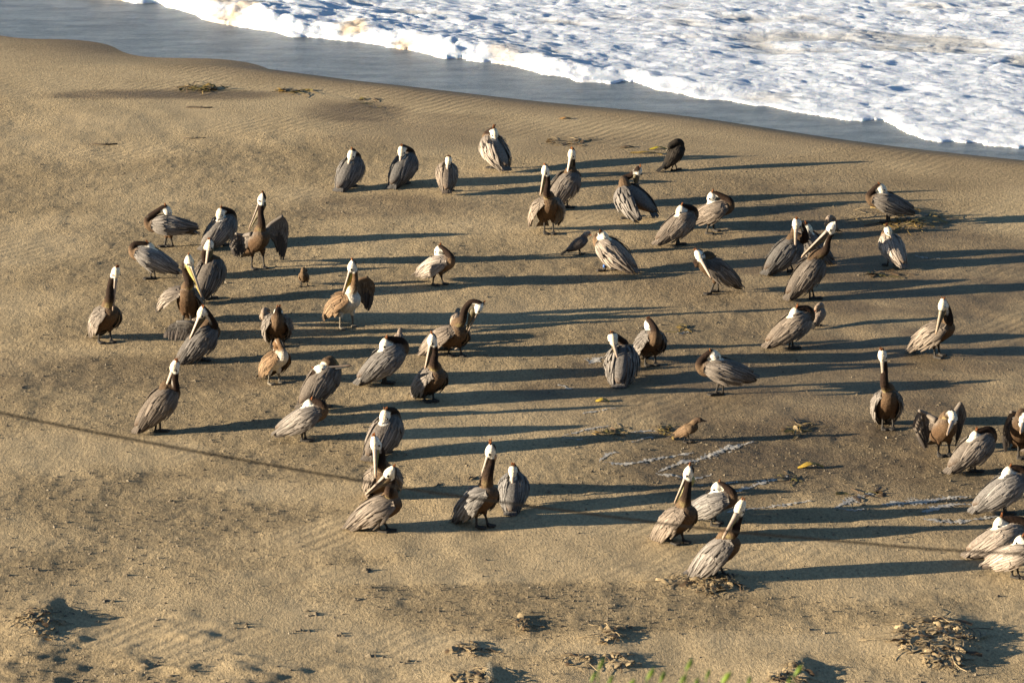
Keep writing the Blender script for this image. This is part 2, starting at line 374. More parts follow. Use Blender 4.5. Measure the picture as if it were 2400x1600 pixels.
def foam():
    fx = np.arange(-12.5, 13.5, .038); fy = np.concatenate([np.arange(52.5, 70, .036), np.arange(70, 78, .09)])
    X, Y = np.meshgrid(fx, fy)
    e0 = Y - yfoam(X)
    e = e0 + .22 * fbm(X * .55, Y * .3, 101, 3) + .26 * fbm(X * 2.6, Y * 1.9, 103, 4)
    left = 1 - sst(-3.0, 3.0, X)                          # the fresh broken front at the left stands taller
    wxp = X + .35 * fbm(X * .8, Y * .8, 105, 2); wyp = Y + .35 * fbm(X * .8, Y * .8, 106, 2)
    def puff(s, ax, seed):
        f1, _ = worley(wxp * s * ax + wyp * s * .25, wyp * s, seed); return np.sqrt(np.clip(1 - (f1 / .95) ** 2, 0, 1))
    big = puff(1.1, .5, 201); mid = puff(2.6, .5, 203); sml = puff(6.5, .6, 205); tny = puff(14., .75, 207)
    roll = fbm(X * .35 + Y * .2, Y * .55, 111, 3)
    amp = .6 + 2.0 * left * np.exp(-np.clip(e, 0, 99) / 3.5)
    lng = fbm(X * .55 + Y * .35, Y * 1.25 - X * .25, 151, 4); rid = 1 - np.abs(fbm(X * .9 + Y * .5, Y * 2.1 - X * .4, 153, 4)) * 2.2
    h = .016 * big * amp + .034 * mid * amp * (.3 + .7 * vnoise(X * 1.3, Y * 1.6, 141)) + .032 * sml * (.3 + .9 * vnoise(X * 2.3, Y * 2.6, 143)) * (.6 + amp) + .012 * tny * (.5 + amp) + .042 * lng + .03 * np.clip(rid, 0, 1) + .05 * roll
    h = h + .05 * left * np.exp(-((e - .8) / .8) ** 2)
    h = h * sst(-.05, .75, e) * .85 + h * .15 + .012 * sst(-.02, .10, e)
    holes = sst(.18, .5, fbm(X * .42 + 4, Y * .75 + X * .2, 121, 4) + .30 * sst(3, 9, X) * sst(2.5, 7, e0) - .16 - .35 * left * np.exp(-np.clip(e, 0, 9)))
    h = h - .03 * holes * sst(.8, 2.5, e0)
    Z = WL + .012 + h
    bad = e < -.01
    Z = np.where(bad, WL - .06, Z)
    F = grid_faces(len(fy), len(fx)); keep = (~bad).ravel()[F].any(1); F = F[keep]
    used = np.unique(F); mp = np.full(X.size, -1); mp[used] = np.arange(len(used))
    V = np.stack([X, Y, Z], -1).reshape(-1, 3)[used]
    tint = sst(.15, .55, fbm(X * 1.1, Y * 1.1, 131, 4)) * left * sst(3.5, .4, e) * .9 + .35 * holes
    tint = np.clip(tint, 0, 1)[..., None]
    C = np.array([.68, .73, .80]) * (1 - tint) + np.array([.55, .44, .31]) * tint
    hh = holes[..., None] * .45
    C = C * (1 - hh) + np.array([.26, .27, .25]) * hh
    me = np_mesh('sea_foam', V, mp[F]); set_col(me, C.reshape(-1, 3)[used])
    o = link('sea_foam', me, M_FOAM); o['kind'] = 'stuff'; tag(o, 'white churning sea foam washing up the shore', 'foam')
foam()

# ------------------------------------------------------------------ birds
AD = dict(head=(.80, .76, .66), nape=(.020, .011, .007), neckf=(.06, .036, .022), back=(.165, .134, .106), belly=(.088, .052, .028), breast=(.108, .070, .041),
          wing=(.235, .192, .152), wing_d=(.060, .045, .034), prim=(.045, .038, .033), bill=(.34, .29, .25), pouch=(.10, .08, .045), leg=(.05, .045, .04), crest=(.17, .062, .02), chest=(.42, .36, .16))
JUV = dict(AD, belly=(.66, .60, .50), breast=(.58, .52, .42), back=(.16, .10, .055), wing=(.20, .135, .08), wing_d=(.06, .038, .022), neckf=(.16, .10, .055), nape=(.12, .07, .035), leg=(.16, .14, .11), chest=(.30, .2, .11))

RINGS = [(-.37, -.005, .028, .022), (-.31, 0, .07, .05), (-.22, .005, .108, .084), (-.10, .006, .136, .120), (.02, .004, .146, .136), (.13, .0, .138, .134), (.21, .0, .116, .116), (.265, .01, .08, .085), (.285, .015, .04, .045)]

def remesh(V, F, vox, name):
    me = bpy.data.meshes.new('tmp'); me.from_pydata([tuple(v) for v in V], [], F); me.update()
    o = bpy.data.objects.new('tmp', me); COL.objects.link(o)
    md = o.modifiers.new('r', 'REMESH'); md.mode = 'VOXEL'; md.voxel_size = vox
    sm = o.modifiers.new('s', 'SMOOTH'); sm.factor = .5; sm.iterations = 2
    dg = bpy.context.evaluated_depsgraph_get(); dg.update()
    out = bpy.data.meshes.new_from_object(o.evaluated_get(dg)); out.name = name
    bpy.data.objects.remove(o); bpy.data.meshes.remove(me)
    out.polygons.foreach_set('use_smooth', np.ones(len(out.polygons), bool)); out.update()
    return out

def blade(mb, p0, p1, w, nrm, ca, cb, arch=.012, seg=5, tipw=.35, base=0.55):
    """one feather: a thin, slightly roofed blade with pale web and dark edges"""
    d = p1 - p0; t = d.normalized(); s = t.cross(nrm)
    if s.length < 1e-6: s = t.orthogonal()
    s.normalize(); nn = s.cross(t).normalized(); V = []; F = []; C = []
    for i in range(seg + 1):
        q = i / seg; ww = w * (base + (1 - base) * min(1, q * 2.5)) * (1 if q < .7 else lerp(1, tipw, (q - .7) / .3)) * .5
        c = p0 + d * q + nn * (arch * math.sin(q * math.pi) - .004 * q)
        V += [c - s * ww - nn * .003, c + nn * .002, c + s * ww - nn * .003]; C += [cb, ca, cb]
    for i in range(seg):
        a = i * 3; F += [(a, a + 1, a + 4, a + 3), (a + 1, a + 2, a + 5, a + 4)]
    mb.add(V, F, C)
def vc(c, k): return tuple(min(.95, x * k) for x in c)

class Frame:
    def __init__(s, C, heading, pitch):
        a = rad(heading); p = rad(pitch)
        s.C = C; s.Fh = Vector((math.cos(a), math.sin(a), 0)); z = Vector((0, 0, 1))
        s.F = s.Fh * math.cos(p) + z * math.sin(p); s.U = z * math.cos(p) - s.Fh * math.sin(p); s.L = Vector((-math.sin(a), math.cos(a), 0))
    def __call__(s, x, y, z): return s.C + s.F * x + s.L * y + s.U * z

def folded_wing(fr, side, k, pal, rng, parent, spread=0.0, drop=0.0, ruffle=1.0):
    A = ([0, .12, .3, .5, .72, .9, 1], [.09, .148, .178, .168, .125, .075, .036]); Bt = ([0, .12, .3, .5, .72, .9, 1], [.075, .132, .168, .16, .12, .075, .042])
    root = fr(.22 * k, side * .09 * k, .02 * k)
    R = Matrix.Rotation(-side * spread, 3, fr.U) @ Matrix.Rotation(-drop, 3, fr.L)
    def Sp(u, ph, off=0.0):
        a = interp(u, *A) + off; b = interp(u, *Bt) + off; x = .255 - .63 * u
        p = fr(x * k, side * a * math.cos(ph) * k, (b * math.sin(ph) - .018 - .035 * u) * k)
        return root + R @ (p - root)
    def Nn(u, ph):
        return (R @ (fr.L * side * math.cos(ph) + fr.U * math.sin(ph))).normalized()
    mb = MB(); nu, nv = 13, 9; V = []; C = []
    for lay, off in ((0, .012), (1, -.018)):
        for i in range(nu):
            u = i / (nu - 1)
            top = rad(lerp(64, 66, u)); bot = rad(lerp(-16, -34, min(1, u * 2.2)) if u < .5 else lerp(-34, -26, (u - .5) * 2))
            for j in range(nv):
                ph = lerp(top, bot, j / (nv - 1)); edge = -.014 if (lay == 0 and j in (0, nv - 1)) else 0
                V.append(Sp(u, ph, off + edge)); f = rng.uniform(.6, 1.15); C.append(vc(pal['wing'] if u > .12 else pal['back'], f * (.9 if u < .7 else .75)))
    F = []; n0 = nu * nv
    for i in range(nu - 1):
        for j in range(nv - 1):
            a = i * nv + j; F += [(a, a + 1, a + nv + 1, a + nv), (n0 + a, n0 + a + nv, n0 + a + nv + 1, n0 + a + 1)]
        for j in (0, nv - 1):
            a = i * nv + j; F.append((a, a + nv, n0 + a + nv, n0 + a))
    for i in (0, nu - 1):
        for j in range(nv - 1):
            a = i * nv + j; F.append((a, a + 1, n0 + a + 1, n0 + a))
    mb.add(V, F, C)
    def row(n, u0, u1, p0, p1, q0, q1, w, off, pale, dark):
        for i in range(n):
            t = i / max(1, n - 1); ph0 = rad(lerp(p0, p1, t) + rng.uniform(-3, 3)); ph1 = rad(lerp(q0, q1, t) + rng.uniform(-7, 7)); a = u0 + rng.uniform(-.03, .03); b = u1 + rng.uniform(-.05, .05)
            f = rng.uniform(.68, 1.3); o = off + rng.uniform(0, .020) * (.4 + ruffle)
            blade(mb, Sp(a, ph0, off), Sp(min(b, 1.06), ph1, o), w * k * rng.uniform(.85, 1.2), Nn((a + b) / 2, (ph0 + ph1) / 2), vc(pale, f), vc(dark, f), arch=.006 * k + .008 * ruffle * rng.random())
    row(9, .03, .28, 66, -10, 60, -22, .046, .014, vc(pal['back'], 1.1), vc(pal['back'], .75))
    row(14, .18, .52, 66, -22, 56, -38, .036, .018, vc(pal['wing'], 1.15), vc(pal['wing'], .6))
    row(15, .38, .78, 66, -22, 46, -36, .031, .020, vc(pal['wing'], 1.25), vc(pal['wing_d'], 1.5))
    row(12, .10, .34, 66, -14, 60, -26, .040, .018, vc(pal['back'], 1.25), vc(pal['back'], .7))
    row(8, .58, 1.0, 60, -8, 26, -30, .036, .020, vc(pal['wing'], .85), vc(pal['wing_d'], .8))
    row(3, .72, 1.05, 4, -22, -2, -26, .034, .010, vc(pal['wing_d'], 1.1), pal['prim'])
    return mb.build('wing', M_FEATHER, parent)

def open_wing(fr, side, k, pal, rng, parent, elbow, wrist, inner, tip, hand=None):
    """half-opened wing: arm with coverts, flight feathers hanging from it, each a feather of its own"""
    sh = fr(.15 * k, side * .10 * k, .07 * k); arm = crom([sh, elbow, wrist], 6); m = len(arm)
    mb = MB(); V, F = tube(arm, [lerp(.045, .022, i / (m - 1)) * k for i in range(m)], [lerp(.034, .018, i / (m - 1)) * k for i in range(m)], n=8)
    mb.add(V, F, vc(pal['back'], 1.0))
    hand = hand or wrist + (tip - wrist) * .22; line = arm + crom([wrist, lerp(wrist, hand, .5) + (wrist - elbow) * .12, hand], 3)[1:]
    n = 15; root = []; ends = []
    for i in range(n):
        t = i / (n - 1); q = t * (len(line) - 1); a = int(min(q, len(line) - 2)); p = lerp(line[a], line[a + 1], q - a); root.append(p)
        e = lerp(inner, tip, t ** 1.1); sag = math.sin(t * math.pi) * .03 * k
        ends.append(e + Vector((rng.uniform(-.012, .012), rng.uniform(-.01, .01), -sag + rng.uniform(-.02, .01))))
    nrm = (wrist - sh).cross(((inner + tip) * .5 - wrist))
    nrm = nrm.normalized() if nrm.length > 1e-6 else Vector((0, -1, 0))
    if nrm.y > 0: nrm = -nrm
    # covert sheet, both sides
    for off in (.012, -.012):
        V = []; C = []
        for i in range(n):
            for j in range(4):
                q = j / 3 * .46; V.append(lerp(root[i], ends[i], q) + nrm * off * k * (1 - q)); C.append(vc(pal['wing'] if j % 2 else pal['back'], rng.uniform(.6, 1.1)))
        mb.add(V, [(i * 4 + j, i * 4 + j + 1, i * 4 + j + 5, i * 4 + j + 4) for i in range(n - 1) for j in range(3)], C)
    for i in range(n - 1):
        for j in range(2):
            a = lerp(root[i], root[i + 1], rng.random()); b = lerp(ends[i], ends[i + 1], rng.random())
            q = .05 + .22 * j; f = rng.uniform(.7, 1.3)
            blade(mb, lerp(a, b, q), lerp(a, b, q + .3), .04 * k, nrm, vc(pal['wing'], f), vc(pal['wing_d'], f))
    w = mb.build('wing', M_FEATHER, parent)
    for i in range(n):
        f = rng.uniform(.8, 1.25); g = MB(); t = i / (n - 1)
        pc = pal['prim'] if t > .5 else tuple(lerp(a, b, t) for a, b in zip(pal['wing_d'], pal['prim']))
        blade(g, lerp(root[i], ends[i], .22) - nrm * .006 * (i % 2), ends[i], .044 * k, nrm, vc(pc, 1.7 * f), vc(pc, f), tipw=.25)
        g.build('feather', M_FEATHER, w)
    return w

def webbed_foot(G, heading, k, web=True):
    a = rad(heading); f = Vector((math.cos(a), math.sin(a), 0)); l = Vector((-f.y, f.x, 0)); V = []; F = []
    top = .016 * k + .004
    pts = [G - f * .03 * k, G + l * .018 * k, G + f * .085 * k + l * .05 * k, G + f * .115 * k, G + f * .085 * k - l * .05 * k, G - l * .018 * k]
    if not web: pts = [G - f * .03 * k, G + l * .02 * k, G + f * .06 * k + l * .035 * k, G + f * .085 * k, G + f * .06 * k - l * .035 * k, G - l * .02 * k]
    for z in (-.006, top): V += [p + Vector((0, 0, z)) for p in pts]
    n = len(pts); F = [tuple(range(n))[::-1], tuple(range(n, 2 * n))] + [(i, (i + 1) % n, (i + 1) % n + n, i + n) for i in range(n)]
    return V, F

def ellipsoid(c, f, u, a, b, h, n=8):
    pts = [c + f * (a * -math.cos(math.pi * i / n)) for i in range(1, n)]
    r = [math.sin(math.pi * i / n) for i in range(1, n)]
    return tube([c - f * a * .995] + pts + [c + f * a * .995], [.002] + [b * x for x in r] + [.002], [.002] + [h * x for x in r] + [.002], up=u, n=10)

def pelican(sp, label, idx):
    rng = random.Random(1000 + idx); z = sp['z']; k = sp.get('k', 1.0); pal = dict(JUV if sp.get('juv') else AD); pal['prim'] = vc(pal['prim'], sp.get('pk', 1.0))
    if 'tone' in sp:
        for q in ('wing', 'back', 'wing_d', 'belly', 'breast'): pal[q] = vc(pal[q], sp['tone'])
    sil = sp.get('grey', rng.uniform(-.15, .9))
    if not sp.get('juv'):
        for q in ('wing', 'back', 'wing_d'):
            g = sum(pal[q]) / 3; pal[q] = tuple(lerp(x, g * y, max(0, sil)) for x, y in zip(pal[q], (1.06, 1.0, .94)))
    heading, pitch = sp['h'], sp['p']
    a = rad(heading); Lh = Vector((-math.sin(a), math.cos(a), 0)); Fh = Vector((math.cos(a), math.sin(a), 0))
    fp = [ground(*nat(z, *q)) for q in sp['f']]
    if len(fp) == 1: fp = [fp[0] + Lh * .06 * k, fp[0] - Lh * .06 * k]
    G = (fp[0] + fp[1]) * .5
    for q in fp: q.z = float(terrain(q.x, q.y)) + sp.get('lift', 0) + .004
    G.z = (fp[0].z + fp[1].z) * .5
    C = G + Fh * sp.get('off', 0.0) * k + Vector((0, 0, sp.get('hc', .332) * k))
    if 'c' in sp:
        q = at_depth(*nat(z, *sp['c']), G.y - sp.get('cd', 0)); C = q
    fr = Frame(C, heading, pitch); pose = sp.get('pose', 'A')
    if pose == 'S' and 'head' in sp and 'c' not in sp:       # stand as high as the sleeping head in the photograph asks for
        q = fr(.12 * k, 0, .20 * k); w = at_depth(*nat(z, *sp['head']), q.y)
        C = C + Vector((0, 0, max(-.048 * k, min(.02, w.z - q.z)))); fr = Frame(C, heading, pitch)
    root = bpy.data.objects.new('brown_pelican', None); COL.objects.link(root)
    # --- head, bill tip and neck line
    BL = .375 * k
    def hp(p, dep): return at_depth(*nat(z, *p), G.y - dep)
    if pose == 'S':
        sd = sp.get('sd', .02); pp = min(1, max(0, (pitch - 28) / 28)); H = fr((.10 + .10 * pp) * k, sd * k, (.205 - .015 * pp) * k)
        if 'head' in sp:
            dep = -(H.y - G.y); H2 = hp(sp['head'], dep + sp.get('hd', 0)); H = lerp(H, H2, .95) + Vector((0, 0, .012 * k))
        T = fr(-.13 * k, sd * .2 * k, .01 * k)
        T = H + (T - H).normalized() * .30 * k
        neck = [fr(.12 * k, 0, 0), fr(.23 * k, 0, -.015 * k), fr((.285 - .02 * pp) * k, 0, .03 * k), fr((.275 - .035 * pp) * k, sd * .3 * k, (.095 - .01 * pp) * k)]
        f = (T - H).normalized(); u = fr.U - f * fr.U.dot(f); u.normalize()
        nape = H - f * .055 * k - u * .004 * k
        top = lerp(neck[-1], nape, .5) + fr.U * (.012 - .012 * pp) * k
        neck += [top, nape, H + f * .01 * k]
        dors = -fr.F
    else:
        hd = sp.get('hd', -Fh.y * .16 * k); H = hp(sp['head'], hd)
        T = hp(sp['tip'], hd); d = (T - H).length
        if d < BL: T = hp(sp['tip'], hd + sp.get('ts', 1) * math.sqrt(BL * BL - d * d))
        T = H + (T - H).normalized() * (BL if d < BL * 1.2 else d)
        f = (T - H).normalized(); b0 = fr(.12 * k, 0, .02 * k); b1 = fr(.225 * k, 0, .09 * k)
        u = (H - b1); u = u - f * u.dot(f) + Vector((0, 0, .05)) - f * f.z * .05
        if 'up' in sp: u = Vector(sp['up']); u = u - f * u.dot(f)
        u.normalize(); nape = H - f * .052 * k + u * .004 * k
        mids = [hp((q[0], q[1]), q[2]) for q in sp.get('neck', [])]
        if not mids:
            bl = lerp(b1, nape, .5) - f * .025 * k; mids = [bl]
        neck = [b0, b1] + mids + [nape, H + f * .01 * k]
        dors = -fr.F
    NL = crom(neck, 6); m = len(NL); TT = np.linspace(0, 1, m)
    nr = [interp(t, [0, .16, .34, .55, .8, .93, 1], [.105, .088, .060, .043, .038, .040, .045]) * k * sp.get('nk', 1.0) for t in TT]
    V = []; F = []
    def put(q):
        n = len(V); V.extend(q[0]); F.extend([tuple(i + n for i in w) for w in q[1]])
    R = [(r[0], r[1] + (.008 if pose == 'S' else 0), r[2], r[3] * (.91 if pose == 'S' else 1)) for r in RINGS]
    put(tube([fr(r[0] * k, 0, r[1] * k) for r in R], [r[2] * k for r in R], [r[3] * k for r in R], up=fr.U, n=14))
    put(tube(NL, nr, None, up=dors, n=10))
    hz = 1.1 if pose == 'S' else 1.0; put(ellipsoid(H + f * .004 * k, f, u, .082 * k * hz, .055 * k * hz, .058 * k * hz))
    put(tube([H + f * .03 * k, H + f * .095 * k], [.043 * k, .022 * k], [.040 * k, .022 * k], up=u, n=10))
    legs = []
    for i, q in enumerate(fp):
        hip = C + fr.L * ((q - C).dot(fr.L)) * .75 - Vector((0, 0, .10 * k)) - fr.Fh * .0
        hip = lerp(hip, q + Vector((0, 0, C.z - q.z - .10 * k)), .35)
        kn = lerp(hip, q, .42) + Vector((0, 0, .0)); an = q + Vector((0, 0, .014))
        legs.append((hip, kn, an)); put(tube([hip, lerp(hip, kn, .6), kn, lerp(kn, an, .5), an], [.05 * k, .032 * k, .0165 * k, .0135 * k, .015 * k], n=8))
        put(webbed_foot(q, heading + (14 if i == 0 else -14), k))
    body = remesh(V, F, .0095 * k, 'body'); nv = len(body.vertices)
    P = np.empty(nv * 3, np.float32); body.vertices.foreach_get('co', P); P = P.reshape(-1, 3).astype(float)
    def A3(v): return np.array(v[:])
    rel = P - A3(C); lx = rel @ A3(fr.F) / k; lz = rel @ A3(fr.U) / k
    sc = np.interp(lx, [r[0] for r in R], [r[3] for r in R]) * k; ly = rel @ A3(fr.L)
    dt = np.sqrt(ly ** 2 + (lz * k) ** 2) / np.maximum(sc, 1e-4); dt = np.where((lx < -.4) | (lx > .31), 9, dt)
    NA = np.array([A3(q) for q in NL]); dn = np.full(nv, 9.0); tn = np.zeros(nv); qn = np.zeros(nv, int)
    for i in range(m):
        d = np.linalg.norm(P - NA[i], axis=1) / nr[i]; w = d < dn; dn = np.where(w, d, dn); tn = np.where(w, TT[i], tn); qn = np.where(w, i, qn)
    hr = P - A3(H); hf = hr @ A3(f) / k; hu = hr @ A3(u) / k; hs = np.linalg.norm(hr - np.outer(hr @ A3(f), A3(f)) - np.outer(hr @ A3(u), A3(u)), axis=1) / k
    dh = (1 / hz) * np.sqrt((hf / .097) ** 2 + (hu / .066) ** 2 + (hs / .062) ** 2)
    dl = np.full(nv, 9.0)
    for hip, kn, an in legs:
        for t in np.linspace(.35, 1, 7):
            q = A3(lerp(kn, an, (t - .35) / .65)) if t > .35 else A3(kn); dl = np.minimum(dl, np.linalg.norm(P - q, axis=1) / (.026 * k))
    isleg = ((dl < 1.0) & (P[:, 2] < C.z - .12 * k)) | (P[:, 2] < G.z + .03)
    nz = np.array([rng.random() for _ in range(nv)])
    def c(n): return np.array(pal[n])[None, :]
    # torso: silver-brown above, dark brown below, softly blended
    w = sst(-.03, .07, lz + .03 * (nz - .5))[:, None]; col = c('belly') * (1 - w) + c('back') * w
    wb = sst(.16, .24, lx)[:, None]; col = col * (1 - wb * .6) + c('breast') * wb * .6
    # neck: dark chestnut behind, lighter strip in front, pale yellow patch at its foot
    onn = (dn < dt * 1.0) | (tn > .42); tq = tn[:, None]
    TG = np.gradient(NA, axis=0); TG /= np.linalg.norm(TG, axis=1)[:, None]; vd = P - NA[qn]; vd = vd - TG[qn] * (vd * TG[qn]).sum(1)[:, None]; ft = -A3(fr.F) if pose != 'S' else A3(fr.F)
    front = (vd @ A3(f if pose != 'S' else -u)) / (np.array(nr)[qn])
    ncol = c('nape') * np.ones((nv, 1)); fw = sst(.35, .85, front)[:, None]
    ncol = ncol * (1 - fw) + c('neckf') * fw
    stripe = (sst(.25, .5, front) * sst(.95, .7, front) * sst(.45, .62, tn))[:, None]; ncol = ncol * (1 - stripe) + np.array([[.62, .58, .50]]) * stripe
    wt = sst(.22, .42, tn + .1 * (nz - .5))[:, None]; ncol = c('breast') * (1 - wt) + ncol * wt
    ch = (sst(.14, .22, tn) * sst(.38, .28, tn) * sst(.3, .8, front if pose != 'S' else -front))[:, None] * .4; ncol = ncol * (1 - ch) + c('chest') * ch
    col = np.where(onn[:, None], ncol, col)
    # head: white, running into the dark nape; yellowish crown
    nq = (-hf * .72 - hu * .70) if pose != 'S' else (-hf - .012 + .12 * np.abs(hs))
    hw = (sst(1.34, 1.12, dh) * sst(.056, .030, nq) * (sst(.085, .062, hf) if pose != 'S' else 1))[:, None]; cw = sst(.02, .045, hu)[:, None] * .45
    hcol = c('head') * (1 - cw) + np.array([[.80, .66, .38]]) * cw; col = col * (1 - hw) + hcol * hw
    if sp.get('darkhead'): col = col * (1 - hw) + c('nape') * 1.2 * hw
    col = np.where(isleg[:, None], c('leg'), col)
    st = 1 + .30 * (nz[:, None] - .5); set_col(body, np.clip(col * st, 0, .95))
    link('body', body, M_PLUME, root)
    # --- bill and pouch
    cen = lambda t, o: H + f * (lerp(.062 * k, (T - H).length, t)) + u * o * k
    ts = [0, .12, .3, .55, .8, .93, 1.0]; mb = MB(); bc = sp.get('bill', pal['bill'])
    Vv, Fv = tube([cen(t, lerp(.012, .0, t) - (.012 if t == 1 else 0)) for t in ts], [x * k for x in (.029, .024, .020, .017, .015, .013, .004)], [x * k for x in (.020, .015, .011, .009, .008, .008, .006)], up=u, n=8)
    bcol = []
    for i in range(len(Vv)):
        t = ts[min(i // 8, len(ts) - 1)]; bcol.append(tuple(lerp(x, y, t * .7) for x, y in zip(bc, (.30, .19, .11))))
    mb.add(Vv, Fv, bcol); mb.build('bill', M_BILL, root)
    mb = MB(); pw = sp.get('pouchw', 1.15); pc = sp.get('pouch', pal['pouch'])
    Vv, Fv = tube([cen(t, y * pw - .006) for t, y in zip([-.1] + ts[:-1], (-.028, -.033, -.034, -.028, -.019, -.012, -.008))], [x * k for x in (.030, .032, .029, .023, .016, .011, .005)], [x * k * pw for x in (.030, .040, .039, .029, .016, .009, .004)], up=u, n=8)
    mb.add(Vv, Fv, [tuple(lerp(x, y, .25 + .4 * rng.random()) for x, y in zip(pc, vc(pc, 1.5))) for _ in Vv]); mb.build('pouch', M_POUCH, root)
    sv = f.cross(u)
    for s in (-1, 1):
        mb = MB(); Vv, Fv = ellipsoid(H + f * .032 * k + u * .012 * k + sv * s * .055 * k, sv * s, u, .010 * k, .014 * k, .014 * k, n=5); mb.add(Vv, Fv, (.01, .01, .01)); mb.build('eye', M_EYE, root)
    if sp.get('crest', True):
        mb = MB(); b = H - f * .062 * k + u * .026 * k; cl = sp.get('crestl', rng.uniform(.02, .036))
        for i in range(7):
            d = (u * rng.uniform(.1, .6) - f * rng.uniform(.5, 1.0) + sv * rng.uniform(-.35, .35)).normalized()
            q = b + sv * rng.uniform(-.02, .02) * k - f * rng.uniform(-.008, .03) * k
            Vv, Fv = tube([q - d * .02 * k, q + d * cl * .5 * k, q + d * cl * rng.uniform(.75, 1.1) * k], [.010 * k, .007 * k, .002 * k], n=5); mb.add(Vv, Fv, vc(pal['crest'], rng.uniform(.6, 1.3)))
        mb.build('crest', M_CREST, root)
    # --- tail fan
    mb = MB()
    for i in range(9):
        t = (i - 4) / 4; p0 = fr(-.29 * k, t * .03 * k, -.01 * k); p1 = fr((-.455 + .02 * abs(t)) * k, t * .085 * k, (-.035 - .012 * abs(t)) * k + .004 * (i % 2))
        p1.z = max(p1.z, G.z + .012); p0.z = max(p0.z, G.z + .02)
        g = rng.uniform(.8, 1.3); blade(mb, p0, p1, .036 * k, fr.U, vc(pal['wing'], .55 * g), vc(pal['wing_d'], g), arch=.004)
    mb.build('tail', M_FEATHER, root)
    # --- wings
    for s in (1, -1):
        ow = sp.get('open', {}).get('L' if s > 0 else 'R')
        if ow:
            pts = [hp((q[0], q[1]), q[2]) for q in ow]; open_wing(fr, s, k, pal, rng, root, *pts)
        else:
            spd = sp.get('spread', {}).get('L' if s > 0 else 'R', (0, 0)); folded_wing(fr, s, k, pal, rng, root, rad(spd[0]), rad(spd[1]), sp.get('ruffle', .7))
    if 'band' in sp:
        q = fp[sp['band']]; mb = MB(); Vv, Fv = tube([q + Vector((0, 0, .05)), q + Vector((0, 0, .085))], [.02, .02], n=10); mb.add(Vv, Fv, (.1, .2, .5)); mb.build('leg_band', M_BAND, root)
    tag(root, label, 'pelican', 'brown pelicans resting on the beach')
    return root

